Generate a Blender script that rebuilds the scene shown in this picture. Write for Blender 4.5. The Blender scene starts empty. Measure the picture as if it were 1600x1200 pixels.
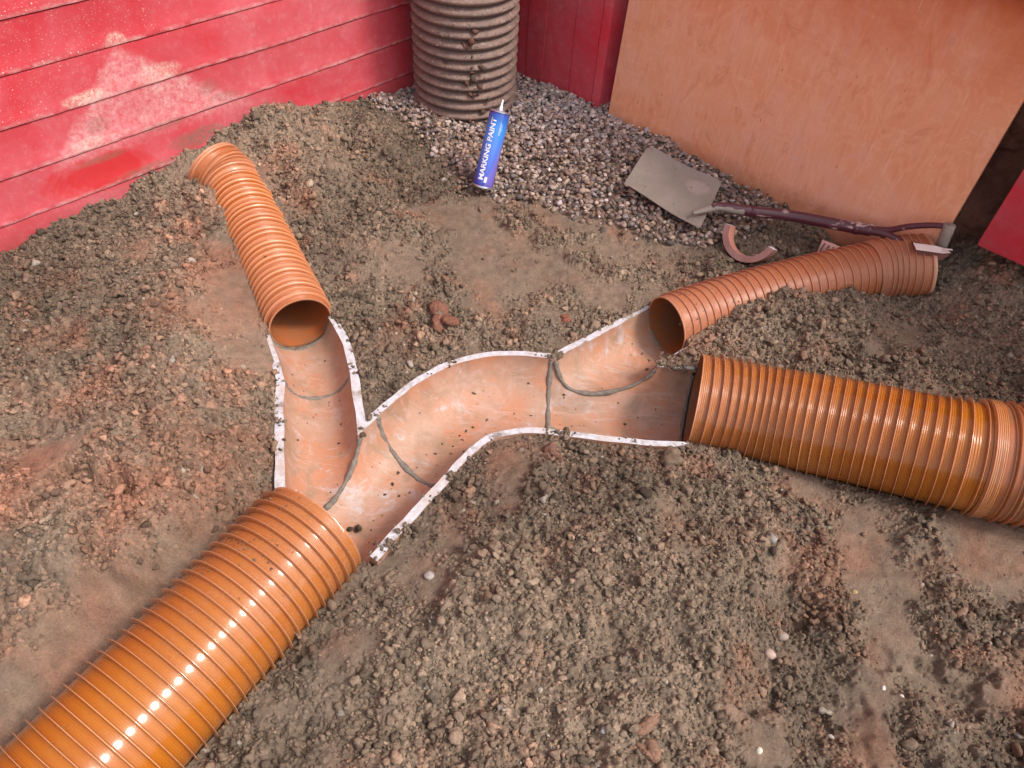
import bpy, bmesh, math, random
import numpy as np
from mathutils import Vector, Matrix
random.seed(7); RNG = np.random.default_rng(11)
S = bpy.context.scene; COL = S.collection
R = math.radians
# ------------------------------------------------------------------ camera, sky, sun, exposure
CH = 1.30; PITCH = R(47); ROLL = R(4); FPX = 1156.0
FW = np.array([0, math.cos(PITCH), -math.sin(PITCH)]); UP0 = np.array([0, math.sin(PITCH), math.cos(PITCH)]); RT0 = np.array([1., 0, 0])
RT = RT0*math.cos(ROLL)+UP0*math.sin(ROLL); UP = UP0*math.cos(ROLL)-RT0*math.sin(ROLL)
cam = bpy.data.objects.new('camera', bpy.data.cameras.new('camera')); COL.objects.link(cam); S.camera = cam
cam.data.sensor_width = 36; cam.data.lens = 36*FPX/1600; cam.data.clip_start = .02; cam.data.clip_end = 200
cam.matrix_world = Matrix([[RT[i], UP[i], -FW[i], (0, 0, CH)[i]] for i in range(3)]+[[0, 0, 0, 1]])
SUN = np.array([.57, -.20, .79]); SUN = SUN/np.linalg.norm(SUN)
w = bpy.data.worlds.new("World"); S.world = w; w.use_nodes = True
nt = w.node_tree; bg = nt.nodes['Background']; sky = nt.nodes.new('ShaderNodeTexSky'); sky.sky_type = 'NISHITA'; sky.sun_disc = False
sky.sun_elevation = math.asin(SUN[2]); sky.sun_rotation = math.atan2(SUN[0], SUN[1]); sky.air_density = 1.0; sky.dust_density = 3.0; sky.ozone_density = 1.0
hs = nt.nodes.new('ShaderNodeHueSaturation'); hs.inputs['Saturation'].default_value = .35
nt.links.new(sky.outputs[0], hs.inputs['Color']); nt.links.new(hs.outputs[0], bg.inputs[0]); bg.inputs[1].default_value = .148
sl = bpy.data.lights.new('sun', 'SUN'); sl.energy = 1.5; sl.angle = R(11); sl.color = (1, .95, .87)
so = bpy.data.objects.new('sun', sl); COL.objects.link(so); so.rotation_euler = Vector(SUN).to_track_quat('Z', 'Y').to_euler()
S.view_settings.view_transform = 'Standard'; S.view_settings.look = 'None'; S.view_settings.gamma = 1; S.view_settings.exposure = 0.93
S.render.resolution_x = 1024; S.render.resolution_y = 768
def ray(x, y): return FW+RT*(x-800)/FPX-UP*(y-600)/FPX
def at(x, y, h=0.):
    d = ray(x, y); return np.array([0, 0, CH])+d*((h-CH)/d[2])
DV = np.array([.656, .755, 0.]); DV /= np.linalg.norm(DV)     # along the left wall, away from the camera
TV = np.array([DV[1], -DV[0], 0.])                            # along the back wall, to the right
ZV = np.array([0, 0, 1.])

# ------------------------------------------------------------------ helpers
def tag(o, label=None, cat=None, group=None, kind=None):
    if label: o['label'] = label
    if cat: o['category'] = cat
    if group: o['group'] = group
    if kind: o['kind'] = kind
    return o
def mesh_obj(name, verts, faces, mats, parent=None, smooth=True, sharp=None, mi=None):
    me = bpy.data.meshes.new(name); me.from_pydata([tuple(map(float, v)) for v in verts], [], [tuple(map(int, f)) for f in faces])
    for m in (mats if isinstance(mats, (list, tuple)) else [mats]): me.materials.append(m)
    if mi is not None: me.polygons.foreach_set('material_index', np.array(mi, dtype=np.int32))
    if smooth: me.polygons.foreach_set('use_smooth', np.ones(len(me.polygons), dtype=bool))
    me.update()
    if sharp: me.set_sharp_from_angle(angle=R(sharp))
    o = bpy.data.objects.new(name, me); COL.objects.link(o)
    if parent: o.parent = parent; o.matrix_parent_inverse = Matrix.Translation(-Vector(parent.location))
    return o
def empty(name, loc):
    o = bpy.data.objects.new(name, None); COL.objects.link(o); o.location = tuple(map(float, loc)); o.empty_display_size = .05; return o
def bm_obj(name, bm, mats, parent=None, smooth=False, sharp=None):
    me = bpy.data.meshes.new(name); bm.to_mesh(me); bm.free()
    for m in (mats if isinstance(mats, (list, tuple)) else [mats]): me.materials.append(m)
    if smooth: me.polygons.foreach_set('use_smooth', np.ones(len(me.polygons), dtype=bool))
    if sharp: me.set_sharp_from_angle(angle=R(sharp))
    o = bpy.data.objects.new(name, me); COL.objects.link(o)
    if parent: o.parent = parent; o.matrix_parent_inverse = Matrix.Translation(-Vector(parent.location))
    return o
def fattr(me, name, data, kind='FLOAT'):
    a = me.attributes.new(name, kind, 'POINT'); a.data.foreach_set('value' if kind == 'FLOAT' else 'color', np.ascontiguousarray(data, dtype=np.float32).ravel())

class M:
    def __init__(s, name, rough=.6, spec=.5):
        s.m = bpy.data.materials.new(name); s.m.use_nodes = True; s.t = s.m.node_tree; s.n = s.t.nodes; s.b = s.n['Principled BSDF']
        s.b.inputs['Roughness'].default_value = rough; s.b.inputs['Specular IOR Level'].default_value = spec
    def L(s, a, b): s.t.links.new(a, b)
    def node(s, typ, **kw):
        n = s.n.new(typ)
        for k, v in kw.items(): setattr(n, k, v)
        return n
    def coord(s, scale=(1, 1, 1), rot=(0, 0, 0), loc=(0, 0, 0)):
        tc = s.node('ShaderNodeTexCoord'); mp = s.node('ShaderNodeMapping'); mp.inputs['Scale'].default_value = scale; mp.inputs['Rotation'].default_value = rot; mp.inputs['Location'].default_value = loc
        s.L(tc.outputs['Object'], mp.inputs[0]); return mp.outputs[0]
    def noise(s, sc, det=6, rough=.6, vec=None, dist=0):
        n = s.node('ShaderNodeTexNoise'); n.inputs['Scale'].default_value = sc; n.inputs['Detail'].default_value = det; n.inputs['Roughness'].default_value = rough; n.inputs['Distortion'].default_value = dist
        s.L(vec if vec is not None else s.coord(), n.inputs['Vector']); return n.outputs['Fac']
    def voro(s, sc, vec=None, feat='F1', out='Distance'):
        n = s.node('ShaderNodeTexVoronoi'); n.feature = feat; n.inputs['Scale'].default_value = sc; s.L(vec if vec is not None else s.coord(), n.inputs['Vector']); return n.outputs[out]
    def ramp(s, f, stops, interp='LINEAR'):
        r = s.node('ShaderNodeValToRGB'); r.color_ramp.interpolation = interp; e = r.color_ramp.elements
        while len(e) < len(stops): e.new(.5)
        for i, (p, c) in enumerate(stops):
            e[i].position = p; e[i].color = (c, c, c, 1) if isinstance(c, (int, float)) else (*c, 1)
        s.L(f, r.inputs[0]); return r.outputs[0]
    def mix(s, f, a, b, mode='MIX'):
        n = s.node('ShaderNodeMix', data_type='RGBA', blend_type=mode)
        for k, v in ((0, f), (6, a), (7, b)):
            if isinstance(v, (int, float)): n.inputs[k].default_value = v if k == 0 else (v, v, v, 1)
            elif isinstance(v, tuple): n.inputs[k].default_value = (*v, 1)
            else: s.L(v, n.inputs[k])
        return n.outputs[2]
    def math(s, op, a, b=0., c=None):
        n = s.node('ShaderNodeMath', operation=op)
        for k, v in ((0, a), (1, b), (2, c)):
            if v is None: continue
            if isinstance(v, (int, float)): n.inputs[k].default_value = v
            else: s.L(v, n.inputs[k])
        return n.outputs[0]
    def attr(s, name, out='Fac'):
        n = s.node('ShaderNodeAttribute', attribute_name=name); return n.outputs[out]
    def bump(s, h, strength=.3, dist=.002, prev=None):
        n = s.node('ShaderNodeBump'); n.inputs['Strength'].default_value = strength; n.inputs['Distance'].default_value = dist; s.L(h, n.inputs['Height'])
        if prev is not None: s.L(prev, n.inputs['Normal'])
        s.L(n.outputs[0], s.b.inputs['Normal']); return n.outputs[0]
    def col(s, c):
        if isinstance(c, tuple): s.b.inputs['Base Color'].default_value = (*c, 1)
        else: s.L(c, s.b.inputs['Base Color'])
        return s
    def rough(s, v): s.L(v, s.b.inputs['Roughness']); return s

# ------------------------------------------------------------------ materials
def mat_soil(name='soil'):
    m = M(name, .92, .25); c = m.attr('tone', 'Color')
    n1 = m.noise(260, 5, .7); n2 = m.noise(900, 3, .6)
    c2 = m.mix(1, c, m.ramp(n1, [(.25, .62), (.55, 1.), (.8, 1.4)]), 'MULTIPLY')
    sp = m.ramp(m.voro(140), [(.03, 1.), (.09, 0.)]); c3 = m.mix(m.math('MULTIPLY', sp, .28), c2, (.42, .36, .29))
    m.col(c3); b = m.bump(n2, .5, .0012); m.bump(m.math('ADD', n1, m.math('MULTIPLY', m.noise(90, 6, .75), .8)), .8, .0035, b); return m.m
MSOIL = mat_soil()
def mat_attr(name, rough, spec, nsc, amp, bd=.0008):
    m = M(name, rough, spec); c = m.attr('tone', 'Color'); n1 = m.noise(nsc, 5, .65)
    m.col(m.mix(1, c, m.ramp(n1, [(.25, 1-amp), (.8, 1+amp)]), 'MULTIPLY')); m.bump(m.noise(nsc*2.6, 6, .75), .9, bd); return m.m
MPEB = mat_attr('pebbles', .6, .4, 160, .3); MCLOD = mat_attr('clods', .93, .2, 220, .42, .003)
def mat_pvc(name, base, base2, dirt, rough=.24, gk=.16):
    m = M(name, rough, .5); m.b.inputs['Coat Weight'].default_value = .45; m.b.inputs['Coat Roughness'].default_value = rough*.8
    n1 = m.noise(7, 4, .55); n2 = m.noise(34, 8, .72)
    c = m.mix(m.ramp(n1, [(.3, 0.), (.7, 1.)]), base, base2)
    d = m.ramp(n2, [(.56-dirt*.3, 0.), (.80-dirt*.2, 1.)])
    spk = m.ramp(m.voro(60), [(.035, 1.), (.06, 0.)]); sm = m.ramp(m.noise(11, 2), [(.52, 0.), (.6, 1.)])
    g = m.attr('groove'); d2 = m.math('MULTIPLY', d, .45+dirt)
    c = m.mix(m.math('MULTIPLY', d2, .6), c, (.30, .13, .065)); c = m.mix(m.math('MULTIPLY', g, gk), c, (.22, .055, .012)); c = m.mix(m.attr('ribtop'), c, m.mix(.30+dirt*1.6, c, (.90, .52, .34)))  # groove mask paints fin shade into the colour of the rib valleys
    c = m.mix(m.math('MULTIPLY', m.math('MULTIPLY', spk, sm), .8), c, (.16, .12, .085))
    du = m.math('MULTIPLY', m.ramp(m.attr('along'), [(.0, .50), (.45, .0)]), m.ramp(n2, [(.3, .35), (.65, 1.)])); c = m.mix(du, c, (.40, .17, .10))
    m.col(c); m.rough(m.math('ADD', m.math('MULTIPLY', d, .35), m.math('ADD', rough, m.math('MULTIPLY', du, .3))))
    s = m.attr('along'); wv = m.math('SINE', m.math('MULTIPLY', s, 6.2832/.0037)); b = m.bump(wv, .9, .0005)
    m.bump(m.noise(90, 4, .6), .12, .001, b); return m.m
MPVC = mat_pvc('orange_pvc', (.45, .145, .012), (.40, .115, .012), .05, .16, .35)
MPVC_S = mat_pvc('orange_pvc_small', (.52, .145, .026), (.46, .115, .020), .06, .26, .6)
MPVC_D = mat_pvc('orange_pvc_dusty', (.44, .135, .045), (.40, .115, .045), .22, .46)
def mat_pvc_in():
    m = M('pvc_inside', .3, .5); m.col(m.mix(m.ramp(m.noise(14, 6, .65), [(.4, 0.), (.65, 1.)]), (.36, .105, .035), (.24, .115, .06))); m.bump(m.noise(40), .15, .002); return m.m
MPVC_IN = mat_pvc_in()
def mat_clay():
    m = M('glazed_clay', .38, .45)
    n1 = m.noise(6, 7, .65, dist=1.2); n2 = m.noise(13, 9, .72, dist=1.4); n3 = m.noise(10, 6, .65, m.coord((1, 1, 1), loc=(3, 1, 0)), 1.0); n4 = m.noise(7, 8, .7, m.coord((1, 1, 1), loc=(8, 3, 2)), 1.6)
    c = m.mix(m.ramp(n1, [(.42, 0.), (.56, 1.)]), (.44, .185, .10), (.39, .225, .155))
    c = m.mix(m.ramp(n2, [(.50, 0.), (.62, .7)]), c, (.44, .27, .215))
    c = m.mix(m.ramp(n4, [(.58, 0.), (.66, .85)]), c, (.43, .37, .37))
    c = m.mix(m.ramp(n3, [(.50, 0.), (.66, .85)]), c, (.27, .165, .105))
    for sc, rt, lo in ((10, -25, .57), (8, 60, .60), (12, 0, .61)):
        st = m.noise(sc, 7, .62, m.coord((1.0, 9, 3), rot=(0, 0, R(rt)), loc=(rt*.1, 0, 0)), .8); c = m.mix(m.ramp(st, [(lo, 0.), (lo+.07, .30)]), c, (.50, .38, .33))
    ft = m.noise(90, 6, .75); c = m.mix(m.ramp(ft, [(.35, .55), (.55, 0.)]), c, (.34, .19, .12))
    sp = m.ramp(m.voro(90), [(.06, 1.), (.12, 0.)]); c = m.mix(m.math('MULTIPLY', sp, m.ramp(m.noise(6, 3), [(.48, 0.), (.56, .9)])), c, (.17, .11, .075))
    m.col(c); m.rough(m.ramp(n2, [(.3, .42), (.7, .75)])); m.bump(m.noise(70, 6, .7), .22, .002); return m.m
MCLAY = mat_clay()
def mat_rim():
    m = M('cut_clay_rim', .8, .3); n = m.noise(70, 6, .7); c = m.mix(m.ramp(n, [(.35, 0.), (.7, 1.)]), (.40, .37, .38), (.60, .58, .62))
    c = m.mix(m.ramp(m.noise(15, 9, .74), [(.53, 0.), (.63, .9)]), c, (.17, .125, .09)); c = m.mix(m.ramp(m.noise(11, 3, .7), [(.5, 0.), (.7, .65)]), c, (.42, .29, .21))
    m.col(c); m.bump(n, .6, .003); return m.m
MRIM = mat_rim()
def mat_simple(name, c1, c2, sc, rough=.8, spec=.3, bs=.5, bd=.002, lo=.35, hi=.65):
    m = M(name, rough, spec); n = m.noise(sc, 7, .65); m.col(m.mix(m.ramp(n, [(lo, 0.), (hi, 1.)]), c1, c2)); m.bump(n, bs, bd); return m.m
MMORT = mat_simple('mortar', (.15, .125, .105), (.23, .19, .16), 90, .9, .2, .9, .004)
MRISE = None
def mat_riser():
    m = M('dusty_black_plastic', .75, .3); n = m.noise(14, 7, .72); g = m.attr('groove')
    c = m.mix(m.ramp(n, [(.33, 0.), (.66, 1.)]), (.27, .17, .135), (.17, .115, .10))
    c = m.mix(m.ramp(m.noise(60, 6, .8), [(.5, 0.), (.75, .6)]), c, (.46, .34, .28))
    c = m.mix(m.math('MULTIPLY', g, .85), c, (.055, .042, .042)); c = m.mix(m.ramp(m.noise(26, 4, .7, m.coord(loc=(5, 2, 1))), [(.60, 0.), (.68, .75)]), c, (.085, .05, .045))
    c = m.mix(m.ramp(m.noise(120, 3, .6), [(.66, 0.), (.74, .6)]), c, (.5, .42, .36))
    m.col(c); m.bump(m.noise(120, 6, .7), .8, .003); return m.m
MRISE = mat_riser()
def mat_redwall(name, deep=False):
    m = M(name, .5, .35)
    base = (.52, .040, .055) if not deep else (.66, .03, .055)
    v = m.coord()
    n1 = m.noise(3.2, 6, .65, dist=.6); n2 = m.noise(40, 7, .75); n3 = m.noise(8, 5, .6, m.coord((1, 1, 1), loc=(2.2, 0, 0)))
    c = m.mix(m.ramp(n1, [(.38, 0.), (.68, .62)]), base, (.55, .15, .17))             # chalky film
    c = m.mix(m.ramp(n3, [(.42, 0.), (.7, .5)]), c, (.44, .06, .07))
    fine = m.ramp(n2, [(.5, 0.), (.72, 1.)])
    c = m.mix(m.math('MULTIPLY', fine, m.ramp(n1, [(.4, .12), (.7, .40)])), c, (.62, .33, .30))
    if not deep:
        # a big dried splash and its neighbours: ellipses in the wall plane (object x = along, z = up)
        tc = m.node('ShaderNodeTexCoord'); sep = m.node('ShaderNodeSeparateXYZ'); m.L(tc.outputs['Object'], sep.inputs[0]); X, Z = sep.outputs[0], sep.outputs[2]
        wob = m.math('MULTIPLY', m.math('SUBTRACT', m.noise(9, 6, .7, dist=.8), .5), 1.7)
        def blob(cx, cz, ax, az, lo=.75, hi=1.0):
            a = m.math('POWER', m.math('DIVIDE', m.math('SUBTRACT', X, cx), ax), 2.); b = m.math('POWER', m.math('DIVIDE', m.math('SUBTRACT', Z, cz), az), 2.)
            r = m.math('ADD', m.math('ADD', a, b), wob); return m.ramp(r, [(lo*.5, 1.), (hi, 0.)])
        mot = m.ramp(m.noise(70, 6, .8), [(.38, .12), (.62, 1.)])
        mot2 = m.ramp(m.noise(150, 4, .7), [(.42, .2), (.6, 1.)])
        dx_ = m.math('SUBTRACT', X, .71); side = m.math('MAXIMUM', m.math('MULTIPLY', dx_, .74), m.math('MULTIPLY', dx_, -.98))
        f_ = m.math('ADD', m.math('SUBTRACT', m.math('SUBTRACT', .455, Z), side), m.math('MULTIPLY', wob, .055))
        tri = m.math('MULTIPLY', m.ramp(f_, [(.0, 0.), (.030, 1.), (.12, .75), (.30, .55)]), m.ramp(m.math('ADD', Z, m.math('MULTIPLY', wob, .03)), [(.175, 0.), (.225, 1.)]))
        c = m.mix(m.math('MULTIPLY', m.math('MULTIPLY', tri, mot), .62), c, (.70, .42, .42)); c = m.mix(m.math('MULTIPLY', m.math('MULTIPLY', tri, m.ramp(m.noise(22, 6, .7, dist=1.), [(.52, 0.), (.64, .6)])), mot2), c, (.68, .55, .48))
        for cx_, cz_, ax_, az_, zc, k_ in ((.60, .348, .07, .022, .331, .9), (.80, .356, .07, .028, .331, .6), (.56, .232, .06, .018, .2135, .5), (.72, .455, .03, .03, .449, .7)):
            sp = m.math('MULTIPLY', blob(cx_, cz_, ax_, az_), m.ramp(Z, [(zc, 0.), (zc+.0015, 1.)])); c = m.mix(m.math('MULTIPLY', m.math('MULTIPLY', sp, mot2), k_), c, (.60, .48, .38))
        sp = blob(.55, .145, .19, .065, .7, .85); c = m.mix(m.math('MULTIPLY', sp, .85), c, (.50, .016, .018))   # clean washed red patch
        for cx_, cz_, ax_, az_, k_ in ((.86, .145, .11, .030, .95), (.57, .180, .09, .013, .75), (.78, .212, .07, .014, .6), (.97, .235, .06, .016, .6), (.70, .105, .13, .018, .7), (.60, .27, .035, .028, .5), (.93, .275, .035, .025, .5)):
            sp = blob(cx_, cz_, ax_, az_, .5, 1.0); c = m.mix(m.math('MULTIPLY', m.math('MULTIPLY', sp, mot2), k_), c, (.19, .12, .085))
        den = blob(.50, .55, .42, .30, .2, 1.3)
        fr_ = m.math('FRACT', m.math('DIVIDE', m.math('ADD', Z, 1.185-.0945), .1185)); led = m.ramp(fr_, [(.0, 0.), (.02, .9), (.075, .55), (.13, 0.)]); c = m.mix(m.math('MULTIPLY', led, m.ramp(m.noise(19, 6, .75), [(.42, 0.), (.62, .75)])), c, (.70, .42, .40))  # lip highlight painted in as a pale dusty line along each board ledge
        # low band of soil smear
        lowb = m.ramp(m.math('ADD', Z, m.math('MULTIPLY', wob, .05)), [(.02, 1.), (.10, 0.)]); c = m.mix(m.math('MULTIPLY', m.math('MULTIPLY', lowb, mot2), .6), c, (.17, .09, .065))
        # cream spatter specks, denser up and to the left
        vv = m.coord((1, 1, 1)); s1 = m.ramp(m.voro(85, vv), [(.10, 1.), (.16, 0.)]); s2 = m.ramp(m.voro(150, vv), [(.12, 1.), (.2, 0.)])
        pick = m.ramp(m.voro(85, vv, out='Color'), [(.55, 0.), (.56, 1.)]); s1 = m.math('MULTIPLY', s1, pick)
        c = m.mix(m.math('MULTIPLY', m.math('MAXIMUM', s1, m.math('MULTIPLY', s2, .5)), m.math('MULTIPLY', den, .9)), c, (.78, .55, .42))
    m.col(c); b = m.bump(n2, .35, .0015); m.bump(m.noise(14, 4, .5), .25, .004, b); m.rough(m.ramp(n1, [(.35, .42), (.6, .72)])); return m.m
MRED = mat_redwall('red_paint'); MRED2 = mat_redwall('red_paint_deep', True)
def mat_ply():
    m = M('plywood', .42, .4)
    tc = m.node('ShaderNodeTexCoord'); sep = m.node('ShaderNodeSeparateXYZ'); m.L(tc.outputs['Object'], sep.inputs[0]); Z = sep.outputs[2]
    big = m.noise(2.0, 5, .6, dist=1.5); fig = m.noise(4.5, 6, .62, m.coord((1.7, 1, 1)), 2.6); gr = m.noise(40, 6, .7, m.coord((3.2, 1, .22))); gh = m.noise(30, 5, .7, m.coord((.18, 1, 2.6)))
    c = m.mix(m.ramp(big, [(.32, 0.), (.68, 1.)]), (.84, .33, .165), (.86, .42, .27))
    c = m.mix(m.ramp(fig, [(.46, 0.), (.50, .45), (.54, 0.)]), c, (.93, .50, .30)); c = m.mix(m.ramp(fig, [(.60, 0.), (.64, .35), (.70, 0.)]), c, (.60, .20, .085))
    c = m.mix(m.ramp(gr, [(.48, 0.), (.70, .28)]), c, (.60, .22, .11)); c = m.mix(m.ramp(gh, [(.56, 0.), (.72, .40)]), c, (.92, .54, .40))
    up = m.ramp(m.math('ADD', Z, m.math('MULTIPLY', m.noise(3, 5, .65, dist=1.4), .5)), [(.72, 0.), (1.0, 1.)]); c = m.mix(m.math('MULTIPLY', up, .85), c, (.66, .15, .035))
    low = m.ramp(m.math('ADD', Z, m.math('MULTIPLY', m.noise(14, 6, .75), .13)), [(.07, 1.), (.17, 0.)]); c = m.mix(m.math('MULTIPLY', low, .75), c, (.34, .13, .06))
    kn = m.ramp(m.voro(6, m.coord((1, 1, .8), loc=(.2, 0, .37))), [(.02, 1.), (.035, .0), (.05, .7), (.06, 0.)]); c = m.mix(m.math('MULTIPLY', kn, .5), c, (.46, .16, .08))
    for sc_, rot, loc, lo in ((4, 13, 0, .70), (5, -9, 3, .71), (3, 76, 5, .70)):
        n_ = m.noise(sc_, 2, .4, m.coord((13, 1, .45), rot=(0, R(rot), 0), loc=(loc, 0, loc))); c = m.mix(m.ramp(n_, [(lo-.010, 0.), (lo, .5), (lo+.008, 0.)]), c, (.96, .60, .44))
    for sc_, th_ in ((19, .05), (47, .08)):
        dk = m.ramp(m.voro(sc_, m.coord((1, 1, .4), rot=(0, R(12), 0))), [(th_*.6, 1.), (th_, 0.)]); pk = m.ramp(m.noise(6, 3), [(.50, 0.), (.60, 1.)]); c = m.mix(m.math('MULTIPLY', m.math('MULTIPLY', dk, pk), .85), c, (.16, .06, .035))
    pink = m.ramp(m.noise(2.6, 5, .65, m.coord((2.4, 1, .8), loc=(.7, 0, 0)), 1.), [(.55, 0.), (.66, .35), (.76, .2)]); c = m.mix(pink, c, (.84, .44, .38))
    m.col(c); m.rough(m.ramp(big, [(.3, .34), (.7, .55)])); m.bump(gr, .15, .001); return m.m
MPLY = mat_ply(); MPLYE = mat_simple('plywood_edge', (.55, .33, .2), (.42, .22, .12), 60)
MBANK = mat_simple('bank_soil', (.15, .062, .042), (.24, .10, .065), 22, .95, .15, 1., .012)

# ------------------------------------------------------------------ pipe runs and channels on the plan
def P2(x, y): return np.array([x, y, 0.])
NEAR = [P2(-.371, .778), P2(-.67, .242), P2(-.95, -.26)]
RIGHT = [P2(.434, 1.195), at(1190, 648, .006), at(1320, 672, .040), at(1490, 708, .085), at(1600, 728, .105)]
RIGHT.append(RIGHT[4]+(RIGHT[4]-RIGHT[3])*2.2)
LEFTS = [P2(-.548, 1.372)]+[at(*q) for q in ((434, 430, .012), (396, 350, .03), (364, 292, .055), (334, 262, .085))]
SMALLR = [P2(.393, 1.458)]+[at(*q) for q in ((1130, 480, .0), (1245, 449, .012), (1361, 424, .035), (1442, 416, .06))]
# channel sections: (left rim, right rim) mid-thickness
def perp_w(L, Rr, head):
    n = np.array([-head[1], head[0]]); return abs((np.array(Rr)-np.array(L))@n)
CH_A = [((-.452, .848), (-.246, .722)), ((-.42, .905), (-.213, .781)), ((-.36, 1.0), (-.167, .856)), ((-.309, 1.086), (-.123, .928))]
CH_AB = [((-.545, 1.165), (-.385, 1.225)), ((-.523, 1.07), (-.352, 1.118)), ((-.495, .97), (-.322, 1.02)), ((-.474, .892), (-.300, .935)), ((-.464, .862), (-.285, .90))]
CH_B = [((-.3087, 1.0863), (-.1222, .9286)), ((-.268, 1.148), (-.102, .968)), ((-.229, 1.199), (-.078, 1.003)), ((-.16, 1.264), (-.038, 1.046)), ((-.069, 1.306), (.014, 1.067)), ((.0, 1.318), (.056, 1.073)), ((.0926, 1.319), (.0996, 1.074))]
CH_C = [((.093, 1.319), (.10, 1.073)), ((.2, 1.317), (.20, 1.066)), ((.33, 1.314), (.30, 1.061)), ((.452, 1.312), (.405, 1.062))]
CH_CB = [((.353, 1.536), (.437, 1.374)), ((.29, 1.480), (.39, 1.33)), ((.20, 1.402), (.33, 1.27)), ((.105, 1.322), (.25, 1.20)), ((.097, 1.30), (.2, 1.17))]
CH_D = [((-.622, 1.318), (-.476, 1.408)), ((-.592, 1.262), (-.432, 1.335)), ((-.567, 1.215), (-.405, 1.278)), ((-.545, 1.166), (-.385, 1.226))]
def densify(secs, step=.006):
    L = np.array([s[0] for s in secs], float); Q = np.array([s[1] for s in secs], float); Mid = (L+Q)/2
    d = np.r_[0, np.cumsum(np.linalg.norm(np.diff(Mid, axis=0), axis=1))]; n = max(3, int(d[-1]/step)+1); t = np.linspace(0, d[-1], n)
    def cr(A):
        out = np.zeros((n, 2))
        for k in range(n):
            i = min(len(d)-2, max(0, np.searchsorted(d, t[k], 'right')-1)); u = (t[k]-d[i])/(d[i+1]-d[i])
            p0 = A[max(i-1, 0)]; p1 = A[i]; p2 = A[i+1]; p3 = A[min(i+2, len(A)-1)]
            m1 = (p2-p0)/2 if i > 0 else (p2-p1); m2 = (p3-p1)/2 if i+2 < len(A) else (p2-p1)
            out[k] = (2*u**3-3*u**2+1)*p1+(u**3-2*u**2+u)*m1+(-2*u**3+3*u**2)*p2+(u**3-u**2)*m2
        return out
    return cr(L), cr(Q)
def solid_channel(secs, off, depth, cap_z, step=.006, rough=0., ext=0., ext1=None, K=28):
    """closed trough solid; off = +/- half wall thickness, depth = radius below the rim plane"""
    L, Q = densify(secs, step)
    t0 = (L+Q)[-1]-(L+Q)[0]; l0 = (Q-L)[len(L)//2]
    flip = t0[0]*l0[1]-t0[1]*l0[0] > 0
    if flip: L, Q = Q, L
    n = len(L); lat = (Q-L)/2; C = (Q+L)/2; tan = np.gradient(C, axis=0); tan /= np.linalg.norm(tan, axis=1)[:, None]
    e0, e1 = ext, (ext if ext1 is None else ext1)
    if flip: e0, e1 = e0, e1
    if ext: C[0] -= tan[0]*e0; C[-1] += tan[-1]*e1
    nor = np.c_[tan[:, 1], -tan[:, 0]]; ln = np.linalg.norm(lat, axis=1); ca = np.abs(np.sum(lat/ln[:, None]*nor, axis=1)); hw = ln+off/ca
    ld = lat/ln[:, None]; V = []
    for i in range(n):
        ring = []
        for k in range(K+1):
            a = math.pi+math.pi*k/K; e = hw[i]+(random.uniform(-rough, rough) if rough and 1 < i < n-2 else 0)
            ring.append((C[i, 0]+ld[i, 0]*math.cos(a)*e, C[i, 1]+ld[i, 1]*math.cos(a)*e, math.sin(a)*depth))
        a0 = ring[0]; a1 = ring[-1]
        if cap_z > 0: ring = [(a0[0], a0[1], cap_z)]+ring+[(a1[0], a1[1], cap_z)]
        V += ring
    m = len(V)//n; F = []
    for i in range(n-1):
        for k in range(m): F.append((i*m+k, i*m+(k+1) % m, (i+1)*m+(k+1) % m, (i+1)*m+k))
    F.append(tuple(range(m-1, -1, -1))); F.append(tuple(range((n-1)*m, n*m)))
    me = bpy.data.meshes.new('tmp'); me.from_pydata(V, [], F); bm = bmesh.new(); bm.from_mesh(me); bmesh.ops.recalc_face_normals(bm, faces=bm.faces); bm.to_mesh(me); bm.free()
    o = bpy.data.objects.new('tmp', me); COL.objects.link(o); return o
def tri_clean(me, dist=1e-7):
    bm = bmesh.new(); bm.from_mesh(me); bmesh.ops.remove_doubles(bm, verts=bm.verts, dist=dist); bmesh.ops.triangulate(bm, faces=bm.faces); bm.to_mesh(me); bm.free()
def apply_bool(base, ops):
    tri_clean(base.data)
    for op, o in ops:
        tri_clean(o.data); md = base.modifiers.new('b', 'BOOLEAN'); md.operation = op; md.solver = 'EXACT'; md.object = o; md.use_hole_tolerant = True
        dg = bpy.context.evaluated_depsgraph_get(); dg.update(); me = bpy.data.meshes.new_from_object(base.evaluated_get(dg)); base.modifiers.clear(); base.data = me; tri_clean(me); bpy.data.objects.remove(o)
    bpy.data.objects.remove(base); return me
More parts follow.
